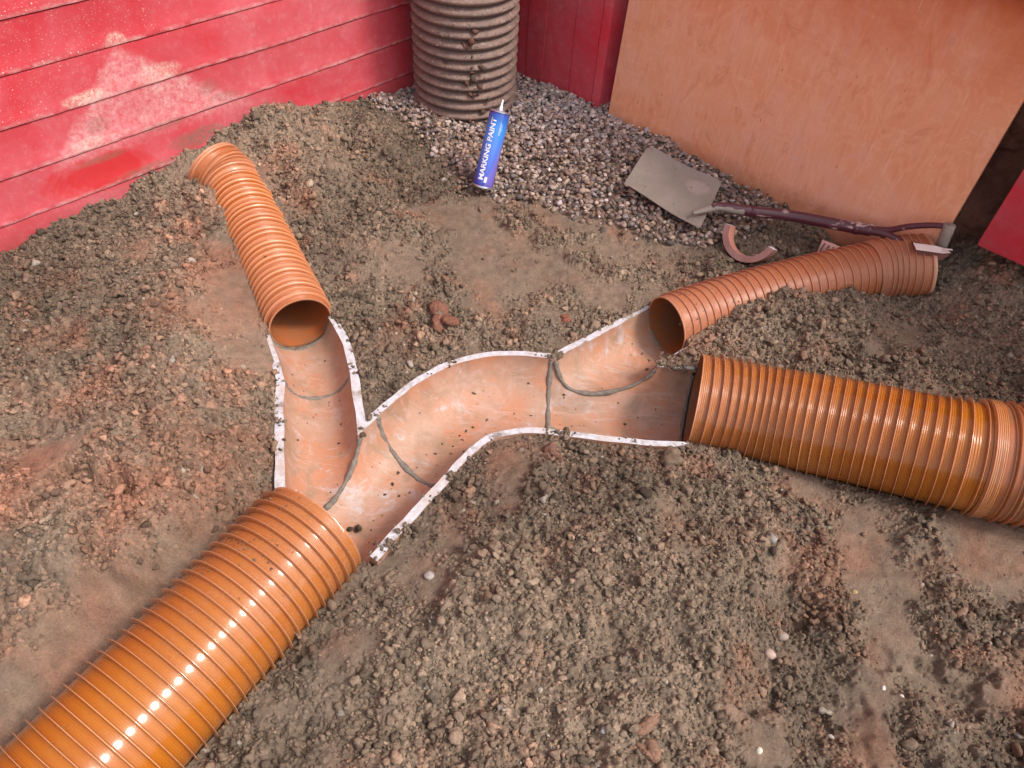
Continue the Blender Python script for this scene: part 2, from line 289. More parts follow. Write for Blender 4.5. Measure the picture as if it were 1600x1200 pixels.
def make_channel(name, label, main, dm, branch=None, db=.08, th=.0165):
    best = None
    for att in range(14):
        e = att*.00023; kk = (0, 3, 1, 5, 2, 7, 4, 6, 9, 8, 11, 13, 10, 12)[att]; outer = solid_channel(main, th/2, dm+th, 0, step=.006+e); ops = []
        if branch: ops.append(('UNION', solid_channel(branch, th/2+.0003, db+th-.0011, 0, step=.0071+e, K=25+kk)))
        if branch and att % 2 == 0:
            inner = solid_channel(main, -th/2, dm, .2, step=.0067+e, ext=.025+e, K=31-kk); ime = apply_bool(inner, [('UNION', solid_channel(branch, -th/2, db, .23, step=.0063+e, ext=.025+e, ext1=.001, K=27+kk))]); io = bpy.data.objects.new('tmp', ime); COL.objects.link(io); ops.append(('DIFFERENCE', io))
        else:
            ops.append(('DIFFERENCE', solid_channel(main, -th/2, dm, .2, step=.0067+e, ext=.025+e, K=31-kk)))
            if branch: ops.append(('DIFFERENCE', solid_channel(branch, -th/2, db, .23, step=.0063+e, ext=.025+e, ext1=.001, K=27+kk)))
        me = apply_bool(outer, ops); co = np.array([v.co[:] for v in me.vertices]).reshape(-1, 3); bm = bmesh.new(); bm.from_mesh(me); nm = sum(1 for q in bm.edges if not q.is_manifold); vol = bm.calc_volume(signed=True); bm.free()
        bad = (len(co) < 100 or co[:, 2].max() > .01)*1e6+nm+(1e5 if vol < 0 else 0)
        if best is None or bad < best[0]: best = (bad, me)
        if bad < 20: break
    me = best[1]; print(name, 'boolean', best[0], att)
    for v in me.vertices:
        x_, y_, z_ = v.co; v.co.x += .0007*math.sin(y_*61+x_*23)+.0004*math.sin(x_*173+z_*90); v.co.y += .0007*math.sin(x_*57-y_*19)+.0004*math.sin(y_*151+z_*70)
    me.name = name; me.materials.clear(); me.materials.append(MCLAY); me.materials.append(MRIM)
    for p in me.polygons:
        p.use_smooth = True; p.material_index = 1 if abs(p.center.z) < .0015 and abs(p.normal.z) > .9 else 0
    me.set_sharp_from_angle(angle=R(40)); o = bpy.data.objects.new(name, me); COL.objects.link(o); tag(o, label, 'drain channel', 'clay channel pieces of the drain run'); return o
def tube_mesh(pts, rad, seg=8, jit=.0, flat=1.):
    pts = np.array(pts, float); n = len(pts); tan = np.gradient(pts, axis=0); tan /= np.linalg.norm(tan, axis=1)[:, None]; V = []; F = []
    for i in range(n):
        u = np.cross(tan[i], ZV); u = u/np.linalg.norm(u) if np.linalg.norm(u) > .05 else np.array([1., 0, 0]); v = np.cross(u, tan[i]); r = (rad[i] if hasattr(rad, '__len__') else rad)
        for k in range(seg):
            a = 2*math.pi*k/seg; rr = r*(1+random.uniform(-jit, jit)); V.append(pts[i]+u*math.cos(a)*rr+v*math.sin(a)*rr*flat)
    for i in range(n-1):
        for k in range(seg): F.append((i*seg+k, (i+1)*seg+k, (i+1)*seg+(k+1) % seg, i*seg+(k+1) % seg))
    F.append(tuple(range(seg))); F.append(tuple(range(n*seg-1, (n-1)*seg-1, -1))); return V, F
def mortar_ring(sec, depth, parent, rad=.0055, shrink=.008):
    L = np.array(sec[0]); Q = np.array(sec[1]); C = (L+Q)/2; lat = (Q-L)/2; hw = np.linalg.norm(lat)-shrink+.0015; ld = lat/np.linalg.norm(lat); pts = []
    for k in range(61):
        a = math.pi+math.pi*k/60; j = random.uniform(-.0012, .0012); pts.append((C[0]+ld[0]*math.cos(a)*hw, C[1]+ld[1]*math.cos(a)*hw+j, math.sin(a)*(depth+.0015)))
    rr = rad*(1+.22*np.sin(np.linspace(0, 17, 61)+random.random()*6)+.12*np.sin(np.linspace(0, 47, 61))); V, F = tube_mesh(pts, rr, 10, .04); return mesh_obj('mortar_joint', V, F, MMORT, parent)
def inside_main(main, p, depth, off=-.008):
    L, Q = densify(main, .02); C = (L+Q)/2; best = None
    i = int(np.argmin(np.linalg.norm(C-p[:2], axis=1))); i = min(max(i, 1), len(C)-2); t = C[i+1]-C[i-1]; t /= np.linalg.norm(t); nn = np.array([t[1], -t[0]])
    r = abs((Q[i]-L[i])@nn)/2+off; d = (p[:2]-C[i])@nn; s = (p[:2]-C[i])@t
    x = d/r; return abs(x) < 1 and p[2] > -depth*math.sqrt(max(0, 1-x*x))
def mortar_lip(main, dm, branch, db, parent, rad=.005):
    L, Q = densify(branch, .003); C = (L+Q)/2; lat = (Q-L)/2; ln = np.linalg.norm(lat, axis=1); pts = []
    for k in range(2, 59):
        a = math.pi+math.pi*k/60
        for i in range(len(L)):
            hw = ln[i]-.008; p = np.array([C[i, 0]+lat[i, 0]/ln[i]*math.cos(a)*hw, C[i, 1]+lat[i, 1]/ln[i]*math.cos(a)*hw, math.sin(a)*db])
            if inside_main(main, p, dm):
                if i > 3: pts.append(p)
                break
    pts = np.array(pts)
    if len(pts) < 5: return None
    pp = pts.copy()
    for _ in range(6): pp[1:-1] = (pp[:-2]+2*pp[1:-1]+pp[2:])/4
    pp[:, 2] -= .0022; n = len(pp); V, F = tube_mesh(pp, rad*(1.15+.3*np.sin(np.linspace(0, 14, n))+.15*np.sin(np.linspace(0, 43, n))), 10, .06); return mesh_obj('mortar_lip', V, F, MMORT, parent)

# ------------------------------------------------------------------ ground height field
def vnoise(X, Y, sc, seed):
    g = np.random.default_rng(seed).random((256, 256)).astype(np.float32); x = X*sc+100; y = Y*sc+100; xi = np.floor(x).astype(int); yi = np.floor(y).astype(int); fx = x-xi; fy = y-yi
    fx = fx*fx*(3-2*fx); fy = fy*fy*(3-2*fy); a = g[yi & 255, xi & 255]; b = g[yi & 255, (xi+1) & 255]; c = g[(yi+1) & 255, xi & 255]; d = g[(yi+1) & 255, (xi+1) & 255]
    return (a+(b-a)*fx)*(1-fy)+(c+(d-c)*fx)*fy-.5
def fbm(X, Y, sc, seed, o=4, g=.55):
    s = 0; a = 1.
    for k in range(o): s = s+a*vnoise(X*(1+.03*k)+.37*Y*.1*k, Y, sc*2.03**k, seed+k*17); a *= g
    return s
# (px, py, height, looseness 0..1, redness 0..1)
CP = [
 (0, 395, .04, 1, .15), (130, 345, .05, 1, .1), (200, 335, .06, 1, .1), (270, 270, .09, .9, .1), (330, 212, .125, 1, .05), (420, 167, .175, 1, .15), (480, 185, .13, 1, .2), (545, 188, .085, .9, .05), (600, 175, .06, .8, .05),
 (100, 430, .085, 1, .2), (200, 430, .10, 1, .15), (60, 520, .10, 1, .35), (230, 500, .125, 1, .45), (300, 330, .085, .9, .55), (335, 350, .07, .2, .55), (360, 440, .05, .05, .75), (350, 395, .06, .05, .7), (372, 485, .04, .05, .75), (392, 555, .015, .1, .7), (345, 500, .06, .2, .65), (300, 420, .11, 1, .5), (385, 520, .02, .25, .7), (405, 600, .0, .7, .5), (415, 700, -.008, .8, .35), (395, 760, -.01, .7, .3),
 (330, 560, .075, .9, .5), (250, 620, .13, 1, .6), (150, 610, .10, 1, .6), (60, 640, .09, .9, .4), (30, 720, .085, .5, .5), (180, 700, .12, 1, .5), (290, 700, .09, 1, .65), (340, 640, .045, .9, .6), (350, 770, .02, .9, .4),
 (150, 770, .09, .9, .6), (110, 800, .11, 1, .45), (250, 800, .085, 1, .45), (60, 850, .10, 1, .3), (180, 870, .075, 1, .4), (280, 850, .01, .8, .4), (330, 840, -.02, .5, .4), (210, 915, -.015, .1, .5), (100, 985, -.01, .1, .45), (0, 960, .05, .9, .25), (0, 1050, .01, .15, .45), (60, 1080, -.035, .1, .4), (0, 1150, -.04, .1, .4), (250, 930, -.045, .05, .45), (160, 990, -.04, .05, .4),
 (420, 235, .12, .9, .25), (470, 280, .085, 1, .3), (530, 235, .055, .9, .1), (560, 240, .055, .8, .05), (600, 220, .075, 1, .0), (640, 230, .05, .8, .05), (690, 270, .03, .8, .0), (500, 340, .06, 1, .25), (560, 330, .045, .8, .15), (480, 420, .03, 1, .05), (545, 430, .025, .9, .1), (560, 380, .045, .5, .25), (630, 330, .03, .5, .15), (640, 430, .02, .6, .15),
 (720, 350, .01, .35, .1), (800, 360, .01, .3, .05), (870, 390, .01, .2, .1), (760, 440, .0, .05, .15), (860, 440, .0, .1, .12), (960, 400, .015, .3, .1), (1040, 400, .02, .6, .0), (960, 450, .01, .5, .15), (700, 480, .0, .7, .2), (780, 500, -.005, .3, .15), (620, 500, .0, .9, .25), (600, 570, -.008, .9, .2), (680, 540, -.01, .8, .2), (840, 520, -.01, .6, .15), (900, 500, -.01, .8, .15), (960, 480, -.005, .6, .1), (560, 560, -.008, .9, .15), (570, 610, -.01, .9, .2),
 (740, 310, .015, .7, .05), (700, 230, .02, .5, .05), (640, 150, .03, .1, .1), (850, 140, .035, .1, .1), (930, 190, .045, .1, .1), (800, 240, .015, .3, .05), (900, 260, .03, .3, .05), (980, 330, .03, .5, .05), (1000, 260, .045, .3, .05), (1100, 300, .045, .4, .05), (1120, 370, .025, .7, 0), (1200, 320, .025, .6, .1), (1180, 390, .015, .8, 0), (1250, 390, .0, .8, 0), (1320, 400, -.02, .6, .1),
 (1080, 450, .01, .8, .05), (1180, 440, .01, .9, 0), (1455, 402, .075, 1, .1), (1490, 396, .095, 1, .1), (1530, 385, .13, .9, .3), (1600, 428, .14, 1, .2), (1600, 480, .09, 1, .1), (1485, 462, .05, 1, .05), (1440, 492, .005, 1, .0), (1388, 490, -.005, 1, 0), (1312, 466, .060, 1, .05), (1250, 468, .074, 1, .05), (1190, 488, .074, 1, .1), (1120, 530, .03, .9, .1), (1075, 565, .015, .6, .3), (1160, 560, .04, .9, .1), (1260, 540, .06, .9, .2), (1350, 540, .045, .8, .15), (1400, 520, .02, .4, .1), (1450, 560, .05, .5, .1), (1550, 520, .06, .5, .1), (1600, 590, .06, .9, .1), (1500, 600, .05, .9, .05), (1350, 580, .035, 1, .1), (1200, 575, -.0, .9, .1),
 (1100, 710, -.01, .9, .25), (1180, 730, -.02, .9, .2), (1260, 772, -.03, .3, .3), (1400, 812, -.012, .25, .35), (1560, 855, .005, .2, .35), (1350, 855, -.035, .1, .5), (1480, 885, -.02, .15, .5), (1600, 905, .0, .3, .4),
 (700, 745, -.012, .8, .3), (760, 710, -.012, .7, .3), (830, 690, -.012, .8, .4), (900, 705, -.012, .8, .35), (1000, 710, -.012, .8, .25), (1060, 715, -.01, .8, .3), (640, 860, -.012, .1, .12), (680, 820, .0, .12, .15), (620, 920, -.01, .2, .1), (730, 830, .005, .4, .15), (820, 780, .03, .9, .15), (900, 790, .05, .9, .2), (1000, 770, .035, 1, .1), (1100, 780, .015, 1, .15), (1180, 800, .0, 1, .05),
 (580, 900, -.02, .4, .1), (520, 980, -.01, .6, .0), (600, 990, .01, .9, .05), (440, 1100, -.02, .1, .0), (520, 1100, -.015, .15, .0), (350, 1190, -.03, .6, .0), (430, 1190, -.02, .3, 0), (480, 1010, -.015, .5, 0), (720, 940, .035, 1, .05), (820, 900, .065, 1, .2), (760, 1040, .005, .9, .0), (700, 1150, .0, .6, .1), (800, 1190, .0, .8, .15), (900, 960, .06, 1, .15), (940, 1040, .0, .9, .15), (900, 1120, .005, .8, .2), (1000, 900, .085, 1, .1), (1100, 880, .06, 1, .05), (1200, 880, .01, .9, .05), (1260, 900, -.01, .8, .4), (1230, 930, -.04, 1, .3), (1180, 1000, .0, 1, .1), (1240, 1010, -.035, .2, .2), (1200, 1060, -.02, .9, .45), (1180, 1130, -.03, .3, .1), (1080, 1000, .04, 1, .1), (1020, 1150, .01, .9, .1), (1100, 1190, .0, .8, .15),
 (1370, 950, -.045, .08, .5), (1360, 1010, -.04, .6, .3), (1390, 1050, -.025, .2, .45), (1450, 980, -.035, .9, .4), (1550, 960, -.035, .8, .4), (1310, 1050, -.045, 1, .15), (1330, 1130, -.04, .8, .2), (1430, 1120, -.025, .4, .3), (1520, 1030, -.015, .6, .5), (1470, 1060, -.055, .5, .2), (1530, 1100, -.055, .8, .4), (1600, 1060, -.03, .9, .6), (1600, 1180, -.045, .8, .15), (1480, 1180, -.03, .4, .15), (1300, 1190, -.03, .8, .3), (1400, 1190, -.03, .5, .3)]
CPW = np.array([[*at(a, b, h)[:2], h, l, r] for a, b, h, l, r in CP])
extra = [(-3, -3), (3, -3), (0, -3), (-3, 0), (3, 0), (-3, 4), (3, 4), (0, 4.5), (-1.6, .2), (1.6, .3), (0, -.5), (-.9, 2.9), (.3, 3.2), (2, 2.2)]
CPW = np.vstack([CPW, [[x, y, .0, .7, .25] for x, y in extra]])
def rbf(cp, val):
    D = np.linalg.norm(cp[:, None]-cp[None], axis=2); A = D.copy(); A[np.diag_indices(len(cp))] += -.012; n = len(cp); B = np.zeros((n+1, n+1)); B[:n, :n] = A; B[n, :n] = 1; B[:n, n] = 1
    return np.linalg.solve(B, np.vstack([val, np.zeros((1, val.shape[1]))]))
WT = rbf(CPW[:, :2], CPW[:, 2:])
def smooth_fields(gx, gy):
    cx = np.arange(gx.min()-.05, gx.max()+.08, .025); cy = np.arange(gy.min()-.05, gy.max()+.08, .025); CX, CY = np.meshgrid(cx, cy); Q = np.c_[CX.ravel(), CY.ravel()]; out = np.zeros((len(Q), 3))
    for i in range(0, len(Q), 8000):
        D = np.linalg.norm(Q[i:i+8000, None]-CPW[None, :, :2], axis=2); out[i:i+8000] = D@WT[:-1]+WT[-1]
    out = out.reshape(len(cy), len(cx), 3); fx = (gx-cx[0])/.025; fy = (gy-cy[0])/.025; xi = fx.astype(int); yi = fy.astype(int); fx = (fx-xi)[None, :, None]; fy = (fy-yi)[:, None, None]
    a = out[np.ix_(yi, xi)]; b = out[np.ix_(yi, xi+1)]; c = out[np.ix_(yi+1, xi)]; d = out[np.ix_(yi+1, xi+1)]; return (a*(1-fx)+b*fx)*(1-fy)+(c*(1-fx)+d*fx)*fy
xf = np.arange(-1.56, 1.70, .0022); yf = [.12]
while yf[-1] < 2.95: yf.append(yf[-1]+.0017+.0016*min(1, max(0, (yf[-1]-.3)/2)))
yf = np.array(yf)
gx = np.r_[np.linspace(-3.2, -1.60, 22), xf, np.linspace(1.74, 3.2, 20)]; gy = np.r_[np.linspace(-1.8, .05, 26), yf, np.linspace(3.0, 4.2, 12)]
X, Y = np.meshgrid(gx, gy); X = X.astype(np.float32); Y = Y.astype(np.float32)
SF = smooth_fields(gx, gy).astype(np.float32); H0 = np.clip(SF[..., 0], -.2, .3); LO = SF[..., 1]; RE = SF[..., 2]
warpx = fbm(X, Y, 22, 5, 3)*.02; warpy = fbm(X, Y, 22, 9, 3)*.02
LO = np.clip(LO+fbm(X, Y, 9, 31, 4)*.9, 0, 1); RE = np.clip(RE+fbm(X, Y, 11, 51, 4)*.75, 0, 1)
LOs = np.clip((LO-.25)/.45, 0, 1); LOs = LOs*LOs*(3-2*LOs)
near_ch = np.full(X.shape, 9., np.float32)
for secs in (CH_A, CH_B, CH_C, CH_AB, CH_CB, CH_D):
    L_, Q_ = densify(secs, .03)
    for c_ in (L_+Q_)/2: near_ch = np.minimum(near_ch, np.hypot(X-c_[0], Y-c_[1]))
damp = np.clip((near_ch-.12)/.12, .12, 1)
H0 = H0+damp*(fbm(X, Y, 5, 71, 4)*.034*(.3+.7*LOs)+fbm(X, Y, 13, 81, 3)*.020*(.1+.9*LOs))+(.3+.7*damp)*fbm(X, Y, 28, 91, 3)*.012*(.12+.88*LOs)
for px_, py_, dep, ra, rb_ in ((150, 775, .040, .085, .035), (535, 238, .032, .06, .04), (1245, 925, .028, .07, .035), (1500, 1045, .034, .10, .06), (120, 600, .024, .06, .04), (1330, 1090, .018, .06, .08), (1200, 1040, .018, .05, .07), (230, 905, .012, .09, .03), (470, 330, .016, .05, .03), (600, 255, .02, .04, .02), (60, 700, .02, .07, .04), (330, 700, .018, .03, .07), (950, 1000, .016, .07, .05), (700, 1080, .014, .08, .05), (1400, 1000, .012, .05, .04)):
    c_ = at(px_, py_, .03); d_ = np.hypot((X-c_[0])/ra, (Y-c_[1])/rb_)+fbm(X, Y, 20, 301, 3)*.9; tt = np.clip((1.05-d_)/.62, 0, 1); H0 = H0-.85*dep*tt*tt*(3-2*tt)*np.clip(damp*1.3, 0, 1)
H = H0+fbm(X, Y, 110, 111, 4)*.0042*(.12+.88*LOs)+fbm(X, Y, 40, 121, 3)*.0024
TN = fbm(X, Y, 60, 131, 4)*.35           # tone
CID = np.zeros_like(H)
def clod_layer(cell, prob, rmin, rmax, lift, seed, lo_pow, asp=.75, hh=.95):
    global H, TN, CID
    rg = np.random.default_rng(seed); T = 512; A = rg.random((9, T, T)).astype(np.float32)
    xw = X+warpx*.12*cell/.012; yw = Y+warpy*.12*cell/.012; ci = np.floor(xw/cell).astype(np.int32); cj = np.floor(yw/cell).astype(np.int32)
    edge = fbm(X, Y, 2.0/cell, seed+3, 2)*.32
    for dj in (-1, 0, 1):
        for di in (-1, 0, 1):
            ii = (ci+di) & 511; jj = (cj+dj) & 511; k = (jj, ii)
            px = (ci+di+.1+.8*A[0][k])*cell; py = (cj+dj+.1+.8*A[1][k])*cell; r = rmin+(rmax-rmin)*A[2][k]**2.2; th = A[3][k]*6.28; ct = np.cos(th); st = np.sin(th)
            dx = xw-px; dy = yw-py; u = (dx*ct+dy*st)/r; v = (-dx*st+dy*ct)/(r*(asp+(1-asp)*A[4][k])); d2 = u*u+v*v+edge
            keep = (A[5][k] < prob*(LOs**lo_pow)) & (d2 < 1)
            top = H0+r*(lift[0]+(lift[1]-lift[0])*A[6][k])+r*hh*np.sqrt(np.clip(1-d2, 0, 1))*(.75+.35*A[7][k])+r*.25*(A[8][k]-.5)*u
            win = keep & (top > H); H = np.where(win, top, H); TN = np.where(win, (A[7][k]-.5)*.9+TN*.3, TN); CID = np.where(win, A[4][k], CID)
clod_layer(.0072, .85, .0024, .0041, (-.9, 1.0), 1, .5)
clod_layer(.0108, .6, .0034, .0058, (-.8, .9), 2, .8)
clod_layer(.019, .26, .0050, .0085, (-.5, .7), 3, 1.2)
clod_layer(.042, .18, .008, .014, (-.5, .4), 4, 1.5, .8)
# cracks and pits in the trodden patches
cr = np.abs(fbm(X, Y, 26, 141, 4)); H -= np.where(cr < .018, .0022*(1-cr/.018), 0)*(1-LOs)*np.clip(fbm(X, Y, 7, 151, 2)*4+.5, 0, 1)
# the trench under the channels and pipes
def seg_dist(A, B):
    d = B[:2]-A[:2]; L = d@d; t = np.clip(((X-A[0])*d[0]+(Y-A[1])*d[1])/L, 0, 1); return np.hypot(X-A[0]-t*d[0], Y-A[1]-t*d[1]), t
def in_sections(secs, off=0., mz=-.14):
    global H
    L, Q = densify(secs, .01); u0 = (L+Q)[0]-(L+Q)[1]; u1 = (L+Q)[-1]-(L+Q)[-2]; u0 = u0/np.linalg.norm(u0)*.006; u1 = u1/np.linalg.norm(u1)*.006; L = np.vstack([L[0]+u0, L, L[-1]+u1]); Q = np.vstack([Q[0]+u0, Q, Q[-1]+u1])
    for i in range(len(L)-1):
        a, b, c, d = L[i], Q[i], Q[i+1], L[i+1]; 
        ex = (a-b)/np.linalg.norm(a-b)*off; quad = [a+ex, b-ex, c-ex, d+ex]; qx = [q[0] for q in quad]; qy = [q[1] for q in quad]
        x0, x1 = np.searchsorted(gx, [min(qx)-.002, max(qx)+.002]); y0, y1 = np.searchsorted(gy, [min(qy)-.002, max(qy)+.002])
        xx = X[y0:y1, x0:x1]; yy = Y[y0:y1, x0:x1]; s = None; pos = np.ones_like(xx, bool); neg = np.ones_like(xx, bool)
        for k in range(4):
            p, q = quad[k], quad[(k+1) % 4]; cr_ = (q[0]-p[0])*(yy-p[1])-(q[1]-p[1])*(xx-p[0]); pos &= cr_ >= -1e-5; neg &= cr_ <= 1e-5
        H[y0:y1, x0:x1] = np.where(pos | neg, np.minimum(H[y0:y1, x0:x1], mz), H[y0:y1, x0:x1])
for s_ in (CH_A, CH_B, CH_C): in_sections(s_)
for s_ in (CH_AB, CH_CB, CH_D): in_sections(s_)
def carve_pipe(path, ri, depth):
    global H
    for i in range(len(path)-1):
        d, t = seg_dist(path[i], path[i+1]); z = path[i][2]+(path[i+1][2]-path[i][2])*t; hh = np.sqrt(np.clip(ri*ri-d*d, 0, 1)); H = np.where((d < ri) & (H < z+hh+.004), np.minimum(H, z-hh-.006), H)
carve_pipe(NEAR, .1135, .15); carve_pipe(RIGHT, .1145, .15); carve_pipe(LEFTS[:4], .0785, .12); carve_pipe(SMALLR[:4], .0775, .12)
# soil kept just under the rims beside the channels
def hsample(x, y):
    i = np.clip(np.searchsorted(gx, x), 1, len(gx)-1); j = np.clip(np.searchsorted(gy, y), 1, len(gy)-1); return H[j, i]
# riser footing: gravel bed kept low
rx, ry = -.24, 2.56; H = np.where(np.hypot(X-rx, Y-ry) < .15, -.05, H)
grey = np.array([.142, .105, .076]); brown = np.array([.225, .155, .108]); red = np.array([.275, .130, .082]); pale = np.array([.195, .142, .104])
tn = np.clip(.5+TN, 0, 1)[..., None]; re = RE[..., None]
colr = grey*(1-tn)+brown*tn; rm = np.clip((re-.15)*1.25+(CID[..., None]-.5)*.35, 0, 1); colr = colr*(1-rm)+(red*(.8+.4*tn))*rm
sm = (1-LOs)[..., None]*.42; colr = colr*(1+np.clip(fbm(X, Y, 3.2, 401, 4), -.5, .5)[..., None]*.55); colr = colr*(1-sm)+(pale*(1-re)+red*.92*re)*sm; colr = colr*(1+np.clip(TN[..., None], -.4, .4)*.7)
stone = (CID > .996)[..., None]; colr = np.where(stone, np.array([.34, .28, .22])*(.7+.5*tn), colr)
ny, nx = X.shape; idx = np.arange(ny*nx, dtype=np.int32).reshape(ny, nx); quads = np.stack([idx[:-1, :-1], idx[:-1, 1:], idx[1:, 1:], idx[1:, :-1]], -1).reshape(-1, 4)
def big_mesh(name, V, Fq, mat, colors, k, parent=None):
    me = bpy.data.meshes.new(name); me.vertices.add(len(V)); me.vertices.foreach_set('co', np.ascontiguousarray(V, dtype=np.float32).ravel())
    nf = len(Fq); me.loops.add(nf*k); me.loops.foreach_set('vertex_index', np.ascontiguousarray(Fq, dtype=np.int32).ravel()); me.polygons.add(nf); me.polygons.foreach_set('loop_start', np.arange(0, nf*k, k, dtype=np.int32))
    me.polygons.foreach_set('use_smooth', np.ones(nf, bool)); me.update(calc_edges=True)
    fattr(me, 'tone', np.c_[colors, np.ones(len(colors))], 'FLOAT_COLOR'); me.materials.append(mat); o = bpy.data.objects.new(name, me); COL.objects.link(o)
    if parent: o.parent = parent
    return o
ground = big_mesh('ground', np.stack([X, Y, H], -1).reshape(-1, 3), quads, MSOIL, colr.reshape(-1, 3), 4); tag(ground, kind='structure')

# ------------------------------------------------------------------ lumps: clods, pebbles, crumbs
def ico(sub):
    bm = bmesh.new(); bmesh.ops.create_icosphere(bm, subdivisions=sub, radius=1); bm.verts.ensure_lookup_table(); V = np.array([v.co[:] for v in bm.verts]); F = np.array([[v.index for v in f.verts] for f in bm.faces]); bm.free(); return V, F
ICO = {1: ico(1), 2: ico(2), 3: ico(3), 4: ico(4)}
def rot_rand(n, flat=1.):
    a = RNG.random(n)*6.283; b = RNG.normal(0, .35, n)*flat; c = RNG.normal(0, .35, n)*flat; ca, sa, cb, sb, cc, sc_ = np.cos(a), np.sin(a), np.cos(b), np.sin(b), np.cos(c), np.sin(c)
    Rz = np.zeros((n, 3, 3)); Rz[:, 0, 0] = ca; Rz[:, 0, 1] = -sa; Rz[:, 1, 0] = sa; Rz[:, 1, 1] = ca; Rz[:, 2, 2] = 1
    Rx = np.zeros((n, 3, 3)); Rx[:, 0, 0] = 1; Rx[:, 1, 1] = cb; Rx[:, 1, 2] = -sb; Rx[:, 2, 1] = sb; Rx[:, 2, 2] = cb
    Ry = np.zeros((n, 3, 3)); Ry[:, 1, 1] = 1; Ry[:, 0, 0] = cc; Ry[:, 0, 2] = sc_; Ry[:, 2, 0] = -sc_; Ry[:, 2, 2] = cc
    return Rz@Rx@Ry
def lumps(name, pos, rad, colors, mat, sub=2, rough=.25, shape=(1, .8, .62), spread=.18):
    n = len(pos); V0, F0 = ICO[sub]; NP = 24; protos = []
    for k in range(NP):
        f = np.ones(len(V0))
        for q in range(7):
            d = RNG.normal(size=3); d /= np.linalg.norm(d); f += rough*.5*RNG.normal()*np.sin(V0@d*RNG.uniform(1.5, 5.5)+RNG.random()*6)
        if rough > .2: f += RNG.normal(0, rough*.16, len(V0))
        if sub == 4:
            for q in range(40): d = RNG.normal(size=3); d /= np.linalg.norm(d); f += .028*np.sign(RNG.normal())*np.abs(np.sin(V0@d*RNG.uniform(4, 15)+RNG.random()*6))**.5
            f -= f.mean()-1
        protos.append(V0*f[:, None])
    protos = np.array(protos); sc = np.array(shape)[None]*(1+RNG.normal(0, spread, (n, 3))); sc = np.clip(sc, .35, 1.6)*np.array(rad)[:, None]
    P = protos[RNG.integers(0, NP, n)]*sc[:, None, :]; Rm = rot_rand(n); P = np.einsum('nij,nvj->nvi', Rm, P)+np.array(pos)[:, None, :]
    Fq = (F0[None]+(np.arange(n)*len(V0))[:, None, None]).reshape(-1, 3); C = np.repeat(np.array(colors), len(V0), axis=0)
    return big_mesh(name, P.reshape(-1, 3), Fq, mat, C, 3)
def lumps_mix(name, sets, mat, rough, shape):
    Vs, Fs, Cs, off = [], [], [], 0
    for (x, y, z, r, c, sub) in sets:
        o = lumps('tmp', np.c_[x, y, z], r, c, mat, sub, rough, shape); me = o.data; nv = len(me.vertices); V = np.empty(nv*3, np.float32); me.vertices.foreach_get('co', V); nl = len(me.loops); F = np.empty(nl, np.int32); me.loops.foreach_get('vertex_index', F)
        A = np.empty(nv*4, np.float32); me.attributes['tone'].data.foreach_get('color', A); Vs.append(V.reshape(-1, 3)); Fs.append(F.reshape(-1, 3)+off); Cs.append(A.reshape(-1, 4)[:, :3]); off += nv; bpy.data.objects.remove(o); bpy.data.meshes.remove(me)
    return big_mesh(name, np.vstack(Vs), np.vstack(Fs), mat, np.vstack(Cs), 3)
def in_footprint(x, y, m=.0):
    """true where channels or pipes stand"""
    bad = np.zeros(len(x), bool)
    for secs in (CH_A, CH_B, CH_C, CH_AB, CH_CB, CH_D):
        L, Q = densify(secs, .02); C = (L+Q)/2; hw = np.linalg.norm(Q-L, axis=1)/2
        for c_, h_ in zip(C, hw): bad |= np.hypot(x-c_[0], y-c_[1]) < h_+.003+m
    for path, r in ((NEAR, .118), (RIGHT, .118), (LEFTS, .085)):
        for i in range(len(path)-1):
            A, B = path[i], path[i+1]; d = B[:2]-A[:2]; t = np.clip(((x-A[0])*d[0]+(y-A[1])*d[1])/(d@d), 0, 1); bad |= np.hypot(x-A[0]-t*d[0], y-A[1]-t*d[1]) < r+m
    return bad
def field_at(F, x, y): i = np.clip(np.searchsorted(gx, x), 1, len(gx)-1); j = np.clip(np.searchsorted(gy, y), 1, len(gy)-1); return F[j, i]
def poly_in(x, y, poly):
    ins = np.zeros(len(x), bool); n = len(poly)
    for i in range(n):
        x1, y1 = poly[i]; x2, y2 = poly[(i+1) % n]; c = ((y1 > y) != (y2 > y)) & (x < (x2-x1)*(y-y1)/(y2-y1+1e-12)+x1); ins ^= c
    return ins
GP = [tuple(at(a, b, h)[:2]) for a, b, h in ((560, 160, .05), (590, 172, .05), (640, 185, .04), (648, 215, .03), (700, 262, .02), (738, 303, .01), (830, 318, .01), (930, 345, .02), (1020, 372, .02), (1110, 385, .02), (1185, 360, .02), (1215, 318, .03), (1150, 285, .04), (1060, 225, .04), (960, 150, .04), (900, 90, .04), (780, 60, .04), (600, 80, .04))]
N = 400000; x = RNG.uniform(-1.56, 1.65, N); y = RNG.uniform(.2, 2.9, N)
lo = field_at(LOs, x, y); keep = (RNG.random(N) < lo*.42*np.clip(1.5-(y-1.2)*.5, .6, 1.2)+.028) & ~in_footprint(x, y, .002) & ~poly_in(x, y, GP); x, y = x[keep], y[keep]; n = len(x)
r = (.0016+.0017*RNG.random(n)+.0070*RNG.random(n)**15)*(.55+.45*lo[keep]); z = hsample(x, y)+r*RNG.uniform(-.1, .9, n); cc = np.stack([field_at(colr[..., k], x, y) for k in range(3)], -1)*(1.06+RNG.normal(0, .17, (n, 1))); st = RNG.random(n) < .006; cc[st] = np.array([.36, .30, .25])*(1+RNG.normal(0, .2, (st.sum(), 1)))
big = r > .0040
